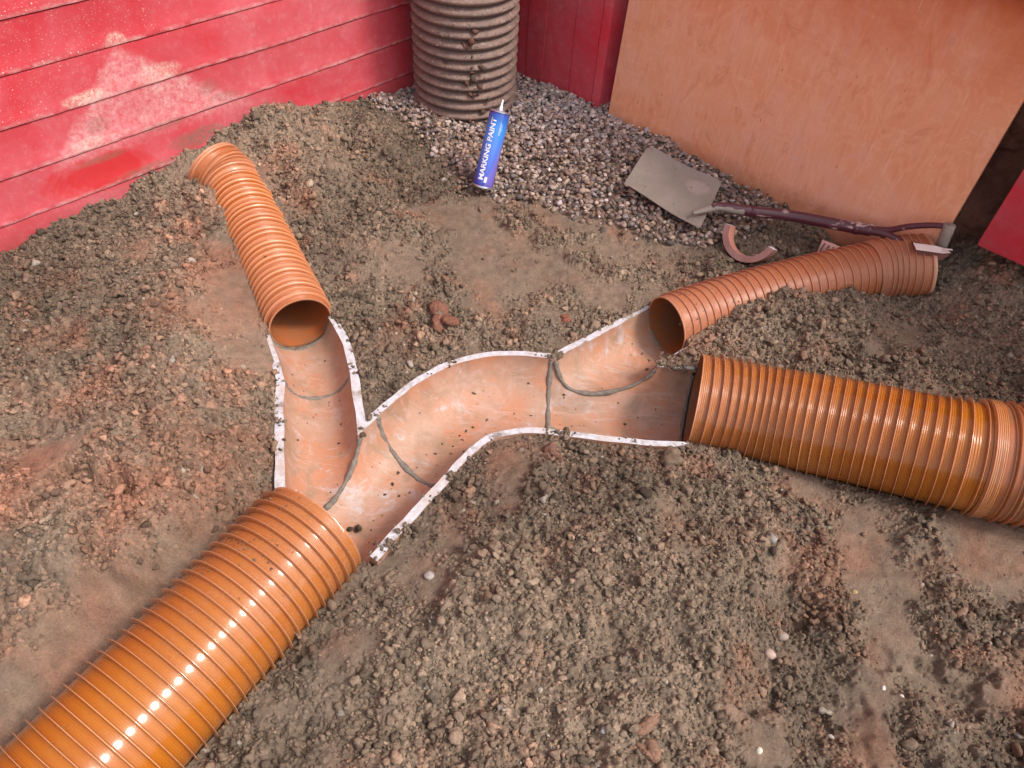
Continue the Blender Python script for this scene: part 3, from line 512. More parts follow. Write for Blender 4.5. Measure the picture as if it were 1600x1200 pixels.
sc_o = lumps_mix('soil_clods', [(x[~big], y[~big], z[~big], r[~big], cc[~big], 1), (x[big], y[big], z[big], r[big], cc[big], 2)], MCLOD, .40, (1, .86, .74))
tag(sc_o, 'loose brown crumbs and clods of soil scattered over the trench floor', 'soil clods', kind='stuff')
# gravel round the riser
N = 60000; x = RNG.uniform(-.9, 1.1, N); y = RNG.uniform(1.7, 3.1, N); off = RNG.normal(0, .018, (2, N)); g = poly_in(x+off[0], y+off[1], GP) & (np.hypot(x-rx, y-ry) > .17)
x, y = x[g][:11500], y[g][:11500]; n = len(x); r = .0058+.0060*RNG.random(n)**1.8; far = (x-.1)*.0+y; wet = np.clip((2.42-y-.22*(x+.2))/.25+.5, 0, 1)
lay = RNG.random(n); z = hsample(x, y)+.004+.014*lay**1.0-.012*wet*RNG.random(n)
pal = np.array([[.30, .255, .26], [.36, .29, .28], [.24, .21, .215], [.42, .33, .30], [.27, .19, .16], [.20, .17, .17], [.46, .40, .38], [.33, .25, .22]]); pw = np.array([[.17, .105, .08], [.125, .085, .07], [.22, .14, .10], [.10, .08, .07], [.34, .24, .18], [.19, .13, .115], [.15, .09, .06], [.26, .19, .16]])
k = RNG.integers(0, 8, n); mixw = (RNG.random(n) < wet*.85)[:, None]; pc = np.where(mixw, pw[k]*1.1, pal[k]*np.array([1.22, 1.16, 1.10]))*(1+RNG.normal(0, .13, (n, 1)))
tag(lumps('gravel', np.c_[x, y, z], r, pc, MPEB, 2, .10, (1, .8, .58), .16), 'rounded grey and brown pea gravel heaped round the riser pipe', 'gravel', kind='stuff')

# crumbs lying inside the channels
def channel_z(secs, depth, x, y):
    L, Q = densify(secs, .01); C = (L+Q)/2; i = int(np.argmin(np.hypot(C[:, 0]-x, C[:, 1]-y))); lat = (Q[i]-L[i])/2; hw = np.linalg.norm(lat)-.01; u = ((np.array([x, y])-C[i])@(lat/np.linalg.norm(lat)))/hw
    return None if abs(u) > .85 else -depth*math.sqrt(1-u*u)
cp, crr, ccl = [], [], []
for secs, dep, cnt in ((CH_A, .112, 34), (CH_B, .112, 46), (CH_C, .112, 42), (CH_AB[:3], .08, 14), (CH_CB[:3], .08, 12), (CH_D, .08, 6)):
    L, Q = densify(secs, .01)
    for _ in range(cnt):
        i = random.randrange(2, len(L)-2); u = random.uniform(.12, .88); p = L[i]*(1-u)+Q[i]*u; zz = channel_z(secs, dep, *p)
        if zz is None: continue
        rr = .0012+.0028*random.random()**3; cp.append((p[0], p[1], zz+rr*.5)); crr.append(rr); ccl.append(np.array([.13, .085, .06])*random.uniform(.6, 1.5))
def rim_crumbs(secs, side, step, lim=(0, 1), prob=.5):
    L, Q = densify(secs, step); A = L if side == 0 else Q; n = len(A)
    for i in range(int(lim[0]*n), int(lim[1]*n)):
        ph = math.sin(i*.37+side)+math.sin(i*.11+2)
        if random.random() < prob*.8*max(0, ph)**1.5: cp.append((A[i, 0]+random.gauss(0, .006), A[i, 1]+random.gauss(0, .006), .001)); crr.append(.0016+.0035*random.random()**2); ccl.append(np.array([.16, .115, .08])*random.uniform(.6, 1.4))
for s_, sd, pr in ((CH_A, 1, .35), (CH_AB[:4], 0, .2), (CH_AB[:3], 1, .3), (CH_B, 0, .5), (CH_B, 1, .35), (CH_C, 1, .4), (CH_CB[:3], 0, .3), (CH_D, 0, .5), (CH_D, 1, .3)): rim_crumbs(s_, sd, .0035, prob=pr)
for cx_, cy_, cnt, sd_ in ((1046, 568, 110, .022), (880, 680, 30, .012), (868, 556, 22, .009), (708, 742, 16, .007), (640, 828, 30, .012), (612, 850, 30, .012), (437, 660, 10, .006), (548, 500, 12, .007), (575, 655, 14, .006), (1075, 702, 25, .010)):
    c_ = at(cx_, cy_, .0)
    for _ in range(cnt): rr = .0018+.0055*random.random()**2; cp.append((c_[0]+random.gauss(0, sd_), c_[1]+random.gauss(0, sd_*.6), random.uniform(-.002, .006))); crr.append(rr); ccl.append(np.array([.19, .135, .095])*random.uniform(.6, 1.35))
for path, ro_, cnt, s1 in ((NEAR, .119, 60, .30), (RIGHT, .119, 26, .6), (LEFTS, .085, 22, .7), (SMALLR, .082, 60, .6)):
    dv = path[1]-path[0]; dv /= np.linalg.norm(dv); sv = np.cross(dv, ZV); sv /= np.linalg.norm(sv); uv = np.cross(sv, dv); c0s = [random.uniform(.02, s1) for _ in range(6)]
    for _ in range(cnt):
        sl_ = random.choice(c0s)+random.gauss(0, .012); a = random.gauss(0, .5); rr = .0009+.0016*random.random()**2; cp.append(tuple(path[0]+dv*sl_+(uv*math.cos(a)+sv*math.sin(a))*(ro_+(rr*.3 if ro_ > .1 else 0)))); crr.append(rr); ccl.append(np.array([.17, .13, .10])*random.uniform(.6, 1.5))
tag(lumps('soil_crumbs', np.array(cp), np.array(crr), np.array(ccl), MCLOD, 2, .42, (1, .8, .6)), 'dark crumbs of soil spilled in the clay channels, on their rims and on the pipes', 'soil crumbs', kind='stuff')

# single lumps one can point at
def lump_thing(name, px, py, h, rad, color, label, cat='clod', shape=(1, .8, .6), sub=4, rough=.5, absz=None):
    p = at(px, py, h); z = (hsample(p[0], p[1])+rad*.15) if absz is None else absz
    o = lumps(name, np.array([[0, 0, 0.]]), [rad], [color], MCLOD if cat != 'pebble' else MPEB, sub, rough, shape, .05); o.location = (p[0], p[1], z); tag(o, label, cat, 'pebbles lying on the soil' if cat == 'pebble' else 'lumps of clay and soil'); return o
lump_thing('clay_lump', 688, 492, .01, .033, (.23, .105, .07), 'large cracked reddish clay lump lying on the trodden soil between the two small pipes')
lump_thing('clay_lump', 706, 506, .01, .022, (.23, .10, .066), 'smaller reddish clay lump touching the largest cracked lump on its right')
lump_thing('clay_lump', 884, 489, .01, .014, (.26, .09, .06), 'small brick-red clay lump on the soil above the bend of the clay channel')
lump_thing('soil_clod', 1055, 712, .0, .026, (.19, .13, .09), 'rounded brown clod by the lower lip where the channel enters the big right pipe', 'clod', (1, .8, .75))
lump_thing('soil_clod', 860, 713, .0, .018, (.20, .10, .075), 'dark reddish clod lying just below the channel rim under the second joint', 'clod')
lump_thing('soil_clod', 560, 826, -.105, .0095, (.10, .065, .045), 'larger of two dark clods lying in the channel near the front pipe', 'clod', absz=-.104)
lump_thing('soil_clod', 548, 826, -.105, .0065, (.10, .065, .045), 'smaller of two dark clods lying side by side in the channel near the front pipe', 'clod', absz=-.105)
lump_thing('clay_lump', 1010, 1125, .01, .016, (.27, .15, .10), 'upper of two tan clay lumps in a column in the foreground soil', 'clod', (.7, 1.3, .7))
lump_thing('clay_lump', 1013, 1172, .01, .016, (.27, .15, .10), 'lower of two tan clay lumps in a column in the foreground soil', 'clod', (1, .9, .8))
for px_, py_, rr, cl, lb in ((1316, 1134, .0075, (.50, .44, .38), 'white speckled pebble at the bottom right of the trench soil'), (1194, 1165, .007, (.58, .52, .42), 'small cream pebble near the bottom edge among brown clods'), (1393, 1064, .0045, (.62, .55, .50), 'tiny white pebble on the smooth reddish soil, left one of a pair'), (1422, 1077, .005, (.62, .52, .46), 'tiny pinkish white pebble on the smooth reddish soil, right one of a pair'), (1231, 981, .013, (.28, .21, .165), 'oval tan pebble lying at the upper left of the foreground footprint'), (1210, 1013, .0115, (.38, .26, .21), 'pinkish oval pebble on the edge of the foreground footprint'), (1201, 852, .011, (.22, .20, .18), 'smooth grey pebble below the big right pipe'), (1344, 913, .008, (.40, .27, .14), 'small yellowish brown pebble on the smooth strip below the right pipe'), (671, 905, .010, (.33, .29, .26), 'pale flat pebble pressed into smooth soil below the channel'), (942, 1146, .008, (.30, .28, .27), 'small grey pebble beside the tan clay lumps'), (778, 299, .016, (.42, .34, .30), 'pale oval pebble beside the base of the blue spray can'), (491, 327, .013, (.33, .25, .17), 'yellowish stone on the soil right of the left small pipe')):
    lump_thing('pebble', px_, py_, .0, rr, cl, lb, 'pebble', (1, .8, .62), 3, .08)
N = 40
# ------------------------------------------------------------------ clay channels
c1 = make_channel('clay_junction', 'salmon clay channel junction with its branch running up to the left small pipe', CH_A, .112, CH_AB, .08, th=.020)
mortar_lip(CH_A, .112, CH_AB, .08, c1, .005)
c2 = make_channel('clay_bend', 'curved half round clay channel bend in the middle of the drain run', CH_B, .112); mortar_ring(CH_B[0], .112, c2, .0068)
c3 = make_channel('clay_junction', 'salmon clay channel junction whose short branch meets the right small pipe', CH_C, .112, CH_CB, .08)
mortar_ring(CH_C[0], .112, c3, .0066); mortar_ring(CH_C[-1], .112, c3, .005); mortar_ring(CH_CB[0], .08, c3, .005); mortar_lip(CH_C, .112, CH_CB, .08, c3, .005)
c4 = make_channel('clay_channel', 'short clay channel piece below the open mouth of the left small pipe', CH_D, .08, th=.019); mortar_ring(CH_D[-1], .08, c4, .005); mortar_ring(CH_D[0], .08, c4, .0045)
# muddy wedge of soil on the peak between the right channel rims
# ------------------------------------------------------------------ ribbed pipes
def resample(path, step):
    path = np.array(path, float); n0 = len(path); d = np.r_[0, np.cumsum(np.linalg.norm(np.diff(path, axis=0), axis=1))]
    def ev(s):
        i = min(n0-2, max(0, np.searchsorted(d, s, 'right')-1)); u = (s-d[i])/(d[i+1]-d[i]); p1, p2 = path[i], path[i+1]; p0 = path[i-1] if i else 2*p1-p2; p3 = path[i+2] if i+2 < n0 else 2*p2-p1
        return .5*((2*p1)+(-p0+p2)*u+(2*p0-5*p1+4*p2-p3)*u*u+(-p0+3*p1-3*p2+p3)*u**3)
    return ev, d[-1]
def profile_pipe(name, path, prof, ri, mat, matin, parent=None, seg=112, wall=True):
    """prof: list of (s, r, groove, ribtop)"""
    ev, L = resample(path, .01); V = []; along = []; gr = []; rt = []; n = len(prof)
    rings = list(prof); inner = [(s, ri, 0, 0) for s in np.linspace(L, 0, max(6, int(L/.04)))] if wall else []
    allr = rings+inner
    for (s, r, g_, t_) in allr:
        s2 = min(max(s, 0), L); c = ev(s2); e = 1e-3; a = ev(min(s2+e, L))-ev(max(s2-e, 0)); a /= np.linalg.norm(a); c = c+a*(s-s2); u = np.cross(a, ZV); u /= np.linalg.norm(u); v = np.cross(u, a)
        an = np.linspace(0, 2*math.pi, seg, endpoint=False)[:, None]; V.append(c+u*np.cos(an)*r+v*np.sin(an)*r); along += [s]*seg; gr += [g_]*seg; rt += [t_]*seg
    V = np.vstack(V); m = len(allr); F = []; mi = []
    for i in range(m if wall else m-1):
        j = (i+1) % m; A = np.arange(seg); Bn = (A+1) % seg; F.append(np.stack([i*seg+A, j*seg+A, j*seg+Bn, i*seg+Bn], -1)); mi += [1 if i >= n else 0]*seg
    F = np.vstack(F)
    o = mesh_obj(name, V, F, [mat, matin], parent, True, None, mi); me = o.data; fattr(me, 'along', along); fattr(me, 'groove', gr); fattr(me, 'ribtop', rt)
    me.set_sharp_from_angle(angle=R(50)); return o
def rib_prof(L0, L1, rb, h, pitch, w, grow=None):
    P = []; s = L0
    while s < L1-1e-6:
        b = rb+(grow(s) if grow else 0); f = pitch-w
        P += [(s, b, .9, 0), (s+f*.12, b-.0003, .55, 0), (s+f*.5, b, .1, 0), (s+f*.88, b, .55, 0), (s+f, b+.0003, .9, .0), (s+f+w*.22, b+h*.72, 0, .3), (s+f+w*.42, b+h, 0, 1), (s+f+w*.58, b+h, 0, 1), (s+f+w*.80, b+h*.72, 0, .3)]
        s += pitch
    return P
def pathlen(p): return sum(np.linalg.norm(np.array(p[i+1])-np.array(p[i])) for i in range(len(p)-1))
def pipe(name, label, path, rb, h, pitch, w, ri, mat, first=.004, socket=None, endband=.0):
    root = empty(name, path[0]); tag(root, label, 'drain pipe', 'orange ribbed drain pipes'); _, L = resample(path, .01); body_end = L if socket is None else L-socket[0]
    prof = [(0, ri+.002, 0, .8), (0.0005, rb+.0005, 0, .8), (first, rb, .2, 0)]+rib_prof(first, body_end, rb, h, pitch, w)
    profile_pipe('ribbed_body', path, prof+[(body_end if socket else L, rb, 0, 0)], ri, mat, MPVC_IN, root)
    if socket:
        sl_, grow, ribs = socket; ev, _ = resample(path, .01); pts = [ev(s) for s in np.linspace(body_end-.006, L, 9)]; r2 = rb+grow
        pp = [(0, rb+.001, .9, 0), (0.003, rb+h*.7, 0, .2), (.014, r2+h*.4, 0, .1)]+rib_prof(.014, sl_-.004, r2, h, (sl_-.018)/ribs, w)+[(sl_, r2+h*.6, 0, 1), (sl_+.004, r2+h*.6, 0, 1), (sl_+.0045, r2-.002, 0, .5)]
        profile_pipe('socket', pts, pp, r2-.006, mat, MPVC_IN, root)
        e_ = ev(L); a_ = e_-ev(L-.01); a_ /= np.linalg.norm(a_); u_ = np.cross(a_, ZV); u_ /= np.linalg.norm(u_); v_ = np.cross(u_, a_); PV = [e_-a_*.05]; PF = []
        for rr_ in (.25, .5, .75, 1.):
            for k in range(24): t_ = k/24*6.2832; PV.append(e_-a_*(.05+random.uniform(-.006, .006)+.02*rr_)+(u_*math.cos(t_)+v_*math.sin(t_))*(ri-.0005)*rr_)
        for k in range(24): PF.append((0, 1+k, 1+(k+1) % 24))
        for q in range(3):
            for k in range(24): PF.append((1+q*24+k, 1+(q+1)*24+k, 1+(q+1)*24+(k+1) % 24, 1+q*24+(k+1) % 24))
        mesh_obj('light_stop_disc', PV, PF, MBANK, root)  # added soil-coloured disc near the far end, keeps daylight out of the bore
    return root
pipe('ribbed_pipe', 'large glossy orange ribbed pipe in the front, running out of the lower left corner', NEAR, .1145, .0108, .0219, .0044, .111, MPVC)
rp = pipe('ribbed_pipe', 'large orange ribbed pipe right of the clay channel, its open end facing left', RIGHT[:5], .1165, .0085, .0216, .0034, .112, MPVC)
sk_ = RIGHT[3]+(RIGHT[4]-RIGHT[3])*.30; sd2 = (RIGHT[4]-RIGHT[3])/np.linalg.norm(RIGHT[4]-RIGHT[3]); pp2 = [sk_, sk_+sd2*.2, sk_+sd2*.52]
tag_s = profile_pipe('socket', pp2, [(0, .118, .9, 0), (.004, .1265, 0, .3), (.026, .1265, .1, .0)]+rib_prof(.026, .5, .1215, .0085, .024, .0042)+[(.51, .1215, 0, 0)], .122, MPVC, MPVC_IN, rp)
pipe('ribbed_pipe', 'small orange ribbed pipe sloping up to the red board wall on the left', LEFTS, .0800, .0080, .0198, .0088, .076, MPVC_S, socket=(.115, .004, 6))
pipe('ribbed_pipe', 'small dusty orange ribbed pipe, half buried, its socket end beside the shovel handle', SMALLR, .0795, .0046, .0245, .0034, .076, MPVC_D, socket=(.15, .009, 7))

# grey brown riser
root = empty('riser_pipe', (rx, ry, -.05)); tag(root, 'dusty dark corrugated riser pipe standing upright in the gravel in the corner', 'riser pipe')
prof = []; s = 0.; pit = .0338
while s < 1.25:
    for k in range(10):
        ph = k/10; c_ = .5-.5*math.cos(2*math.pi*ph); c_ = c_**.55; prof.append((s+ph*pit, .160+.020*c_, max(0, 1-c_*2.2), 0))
    s += pit
prof.append((s, .160, 1, 0)); Lr = s
def vert_tube(name, prof, ri, mat, parent, seg=128, lean=(0, 0)):
    V = []; an = np.linspace(0, 2*math.pi, seg, endpoint=False); allp = prof+[(prof[-1][0], ri, 0, 0), (prof[0][0], ri, 0, 0)]
    for (s_, r_, g_, t_) in allp: V.append(np.c_[rx+np.cos(an)*r_, ry+np.sin(an)*r_, np.full(seg, -.06+s_)])
    V = np.vstack(V); m = len(allp); F = []
    for i in range(m):
        j = (i+1) % m; A = np.arange(seg); B_ = (A+1) % seg; F.append(np.stack([i*seg+A, i*seg+B_, j*seg+B_, j*seg+A], -1))
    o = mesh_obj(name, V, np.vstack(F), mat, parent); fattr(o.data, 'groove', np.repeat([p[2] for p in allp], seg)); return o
vert_tube('corrugated_wall', prof, .15, MRISE, root)
# mud stuck on it
mp_, mr_, mc_ = [], [], []
for k in range(26):
    a = R(-90+14)+random.gauss(0, .10); zz = .02+random.random()*.33; mp_.append((rx+math.cos(a)*.176, ry+math.sin(a)*.176, zz)); mr_.append(.005+.010*random.random()**2); mc_.append((.13*random.uniform(.7, 1.4), .075, .055))
for k in range(500):
    a = R(-90)+random.uniform(-1.5, 1.5); j = random.randrange(14); zz = -.06+pit*(j+.62)+random.gauss(0, .003); mp_.append((rx+math.cos(a)*.179, ry+math.sin(a)*.179, zz)); mr_.append(.0012+.0022*random.random()**2); t_ = random.uniform(.7, 1.5); mc_.append((.34*t_, .25*t_, .20*t_))
mo = lumps('mud_splatter', np.array(mp_), np.array(mr_), np.array(mc_), MCLOD, 1, .4); mo.parent = root; mo.matrix_parent_inverse = Matrix.Translation(-Vector(root.location)); mo['kind'] = 'stuff'

# ------------------------------------------------------------------ walls
def frame(o, origin, ex, ez):
    ey = np.cross(ez, ex); Mx = Matrix([[ex[i], ey[i], ez[i], origin[i]] for i in range(3)]+[[0, 0, 0, 1]]); o.matrix_world = Mx
def wall_profile(name, x0, x1, prof, thick, mat, nx=120, jit=.0008):
    """prof: list of (z, y) front surface; local x along, -y towards the pit... y offset into pit negative"""
    V = []; F = []; xs = np.linspace(x0, x1, nx); m = len(prof); rg = np.random.default_rng(3)
    for i, xx in enumerate(xs):
        for (z, yy) in prof: V.append((xx, yy+rg.normal(0, jit)*.5+.0015*math.sin(xx*7+z*9), z+(.0012*math.sin(xx*11+z*31) if abs(yy) > .004 else 0)))
    nV = len(V)
    for i in range(nx-1):
        for k in range(m-1): F.append((i*m+k, (i+1)*m+k, (i+1)*m+k+1, i*m+k+1))
    for xx in (xs[0], xs[-1]):
        for (z, yy) in (prof[0], prof[-1]): V.append((xx, thick, z))
    a, b, c, d = nV, nV+1, nV+2, nV+3; F += [(a, b, d, c), tuple([a]+list(range(0, m))+[b])[::-1], tuple([c]+[(nx-1)*m+k for k in range(m)]+[d]), tuple([a, c]+[i*m for i in range(nx-1, -1, -1)]), tuple([b]+[i*m+m-1 for i in range(nx)]+[d])]
    return mesh_obj(name, V, F, mat, None, True, 35)
prof = []; pz = .1185; z0 = .0945-3*pz
for k in range(18):
    z = z0+k*pz; hh = math.sin(k*2.3)*.0012
    prof += [(z-.0019, .0), (z-.0009, .007), (z+.0009, .007), (z+.0022, -.003+hh), (z+.008, -.0045+hh), (z+.020, -.0015+hh), (z+.05, hh), (z+.09, hh)]
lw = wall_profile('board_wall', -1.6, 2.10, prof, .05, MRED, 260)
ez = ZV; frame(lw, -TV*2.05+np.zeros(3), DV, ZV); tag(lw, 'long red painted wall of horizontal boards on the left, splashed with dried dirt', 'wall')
# note: local +y = ez x ex -> points away from pit
def box_bm(bm, x0, x1, y0, y1, z0, z1, bev=.0):
    r_ = bmesh.ops.create_cube(bm, size=1); vs = r_['verts']
    for v in vs: v.co = Vector(((x0+x1)/2+v.co.x*(x1-x0), (y0+y1)/2+v.co.y*(y1-y0), (z0+z1)/2+v.co.z*(z1-z0)))
    if bev: bmesh.ops.bevel(bm, geom=list({e for v in vs for e in v.link_edges}), offset=bev, segments=2, affect='EDGES', profile=.6)
def wall_box(name, ex_len, y0, y1, z0, z1, origin, ex, mat, bev=.004, up=ZV):
    bm = bmesh.new(); box_bm(bm, ex_len[0], ex_len[1], y0, y1, z0, z1, bev); o = bm_obj(name, bm, mat, None, True, 30); frame(o, origin, ex, up); return o
# local frame of the back wall: x = TV (right), z up, y = ez x ex = DV (away from camera)
# red upright panel: vertical planks side by side
xs = [-2.045, -1.93, -1.85, -1.765, -1.635, -1.525, -1.487]; prof_v = []
V = []; F = []; pts = []
for i in range(len(xs)-1):
    a, b = xs[i], xs[i+1]; y = [0, .0015, -.001, .001, .0, .0][i]; pts += [(a+.0014, y), (b-.0014, y), (b-.0006, y+.005), (b+.0006, y+.005)] if i < len(xs)-2 else [(a+.0014, y), (b-.012, y), (b-.004, .004), (b+.012, .05)]
pts += [(b+.03, .12), (xs[0], .12)]
zs = np.linspace(-.15, 1.4, 40)
for zz in zs:
    for (px_, py_) in pts: V.append((px_+.0008*math.sin(zz*13+px_*40), py_+.001*math.sin(zz*9+px_*30), zz))
m = len(pts)
for i in range(len(zs)-1):
    for k in range(m): F.append((i*m+k, i*m+(k+1) % m, (i+1)*m+(k+1) % m, (i+1)*m+k))
F += [tuple(range(m))[::-1], tuple(range((len(zs)-1)*m, len(zs)*m))]
up_ = mesh_obj('upright_planks', V, F, MRED2, None, True, 30); frame(up_, DV*2.08, TV, ZV); tag(up_, 'deep red upright of vertical planks in the corner behind the riser pipe', 'wall')
# plywood sheet, leaning slightly back
LE = R(3); upv = ZV*math.cos(LE)+DV*math.sin(LE); bm = bmesh.new(); box_bm(bm, -1.425, -.268, 0, .018, -.004, .95, .0012)
ply = bm_obj('plywood_sheet', bm, MPLY, None, False); frame(ply, DV*2.05, TV, upv); tag(ply, 'large orange brown plywood sheet leaning against the back of the pit', 'plywood')
rp2 = wall_box('red_panel', (-.188, 1.3), 0, .06, .172, 1.4, DV*2.05, TV, MRED2, .008); tag(rp2, 'bright red panel edge at the right side of the pit, right of the bare soil', 'wall panel')
bmw = wall_box('waling_beam', (-.75, 1.1), -.045, -.004, .738, .88, DV*2.08+DV*.0, TV, MRED2, .006); tag(bmw, 'dark red horizontal beam crossing the top of the plywood', 'beam')
# soil bank behind
xs_ = np.linspace(-1.7, 1.5, 420); zs_ = np.linspace(-.25, 1.45, 220); XX, ZZ = np.meshgrid(xs_, zs_); YY = .16+fbm(XX, ZZ, 6, 201, 5)*.07+fbm(XX, ZZ, 60, 221, 3)*.012-.05*np.clip(.25-ZZ, 0, 1)
idx2 = np.arange(XX.size).reshape(XX.shape); q2 = np.stack([idx2[:-1, :-1], idx2[:-1, 1:], idx2[1:, 1:], idx2[1:, :-1]], -1).reshape(-1, 4)
tb = np.clip(.5+fbm(XX, ZZ, 20, 231, 4), 0, 1)[..., None]; cb = np.array([.20, .085, .058])*(1-tb)+np.array([.33, .155, .105])*tb
sb = big_mesh('soil_bank', np.stack([XX, YY, ZZ], -1).reshape(-1, 3), q2, MSOIL, cb.reshape(-1, 3), 4); frame(sb, DV*2.05, TV, ZV); tag(sb, kind='structure')

# ------------------------------------------------------------------ shovel
MBLADE = None
def mat_blade():
    m = M('muddy_steel', .7, .4); n = m.noise(9, 6, .65, dist=.6); c = m.mix(m.ramp(n, [(.35, 0.), (.7, 1.)]), (.24, .20, .165), (.31, .25, .21))
    sep = m.node('ShaderNodeSeparateXYZ'); tc = m.node('ShaderNodeTexCoord'); m.L(tc.outputs['Object'], sep.inputs[0])
    a = m.math('POWER', m.math('DIVIDE', m.math('SUBTRACT', sep.outputs[0], .06), .05), 2.); b = m.math('POWER', m.math('DIVIDE', m.math('SUBTRACT', sep.outputs[1], .045), .035), 2.); rr = m.math('ADD', m.math('ADD', a, b), m.math('MULTIPLY', m.math('SUBTRACT', m.noise(30, 5, .7), .5), 2.2))
    c = m.mix(m.ramp(rr, [(.2, .9), (.9, 0.)]), c, (.36, .28, .25)); c = m.mix(m.ramp(m.noise(45, 5, .7), [(.6, 0.), (.72, .8)]), c, (.09, .07, .055)); m.col(c); m.bump(m.noise(60, 6, .7), .5, .002); return m.m
MBLADE = mat_blade()
def mat_shaft():
    m = M('purple_painted_shaft', .35, .5); n = m.noise(26, 5, .65, m.coord((.35, 1, 1))); c = m.mix(m.ramp(n, [(.57, 0.), (.62, 1.)]), (.085, .022, .032), (.46, .30, .28)); m.col(c); m.bump(n, .3, .001); return m.m
MSHAFT = mat_shaft()
zb = .075
c00, c10, c11, c01 = at(1012, 229, .105), at(1127, 287, .100), at(1092, 361, .062), at(974, 288, .072)
sh = empty('shovel', (c00+c11)/2); tag(sh, 'square mouthed shovel with muddy blade and dark purple shaft lying along the plywood', 'shovel')
NB = 26; NW = 20; V = []; F = []; N_ = np.cross(c10-c00, c01-c00); N_ /= np.linalg.norm(N_); N_ = N_ if N_[2] > 0 else -N_
for layer in (0, 1):
    for i in range(NB+1):
        u = i/NB
        for j in range(NW+1):
            v = j/NW; vv = v; cu = 0.
            # rounded corners at the mouth (u=0)
            inset = .0
            if u < .06: inset = .03*(1-math.sqrt(1-((.06-u)/.06)**2))
            if u > .95: inset = .02*((u-.95)/.05)**2
            vv = inset+(1-2*inset)*v; p = (c00*(1-u)+c10*u)*(1-vv)+(c01*(1-u)+c11*u)*vv
            e = abs(2*v-1); lip = .010*max(0, (e-.86)/.14)**2*(u > .05); bow = .010*(1-(2*u-1)**2)*-.6
            V.append(p+N_*(lip+bow+.0015*math.sin(u*9+v*5))-N_*.0018*layer)
st_ = (NB+1)*(NW+1)
for i in range(NB):
    for j in range(NW):
        a = i*(NW+1)+j; F.append((a, a+1, a+NW+2, a+NW+1)); F.append((a+st_, a+NW+1+st_, a+NW+2+st_, a+1+st_))
bd = [j for j in range(NW+1)]+[i*(NW+1)+NW for i in range(1, NB+1)]+[NB*(NW+1)+j for j in range(NW-1, -1, -1)]+[i*(NW+1) for i in range(NB-1, 0, -1)]
for k in range(len(bd)): a, b = bd[k], bd[(k+1) % len(bd)]; F.append((a, b, b+st_, a+st_))
cen = (c00+c10+c11+c01)/4; exb = (c10-c00)/np.linalg.norm(c10-c00); eyb = np.cross(N_, exb)
Vl = [((p-cen)@exb, (p-cen)@eyb, (p-cen)@N_) for p in V]
bl = mesh_obj('blade', Vl, F, MBLADE, None, True, 40); bl.parent = sh; bl.matrix_world = Matrix([[exb[i], eyb[i], N_[i], cen[i]] for i in range(3)]+[[0, 0, 0, 1]]); bl.matrix_parent_inverse = Matrix.Translation(-Vector(sh.location))
def px_path(l): return np.array([at(*q) for q in l])
def smooth_path(P, n=60): ev, L = resample(P, 1); return np.array([ev(s) for s in np.linspace(0, L, n)])
sp = smooth_path(px_path([(1082, 333, .083), (1105, 327, .090), (1125, 323, .096), (1160, 328, .096), (1240, 338, .094), (1320, 353, .104), (1362, 360, .116)]), 70)
rad = np.interp(np.linspace(0, 1, 70), [0, .08, .16, .25, .9, 1], [.005, .010, .0125, .0155, .0165, .0170]); V, F = tube_mesh(sp[8:], rad[8:], 20); mesh_obj('shaft', V, F, MSHAFT, sh)
V, F = tube_mesh(sp[:22], rad[:22]+.0012, 16, .03, .8); so_ = mesh_obj('socket', V, F, MBLADE, sh)
cl1 = sp[66]; V, F = tube_mesh(sp[62:65], [.0185]*3, 20); mesh_obj('collar', V, F, MSHAFT, sh)
V, F = tube_mesh(sp[24:26], [.0172]*2, 20); mesh_obj('collar', V, F, MSHAFT, sh)
fork0 = sp[-3]
f1 = smooth_path(np.array([fork0, at(1385, 360, .130), at(1420, 354, .165), at(1455, 352, .192), at(1483, 354, .208)]), 30)
f2 = smooth_path(np.array([fork0, at(1385, 366, .126), at(1412, 380, .125), at(1440, 393, .120), at(1467, 400, .125)]), 30)
for f in (f1, f2): V, F = tube_mesh(f, np.interp(np.linspace(0, 1, 30), [0, .3, 1], [.0155, .0105, .0085]), 14, 0, .85); mesh_obj('handle_arm', V, F, MSHAFT, sh)
ga, gb = at(1484, 352, .212), at(1466, 396, .124); gd = gb-ga; V, F = tube_mesh(np.array([ga-gd*.02, ga-gd*.0, ga+gd*.5, gb]), [.011, .0152, .0150, .0145], 20)
mesh_obj('grip', V, F, mat_simple('worn_grey_wood', (.30, .235, .19), (.21, .17, .14), 40, .7, .3, .4, .001), sh)

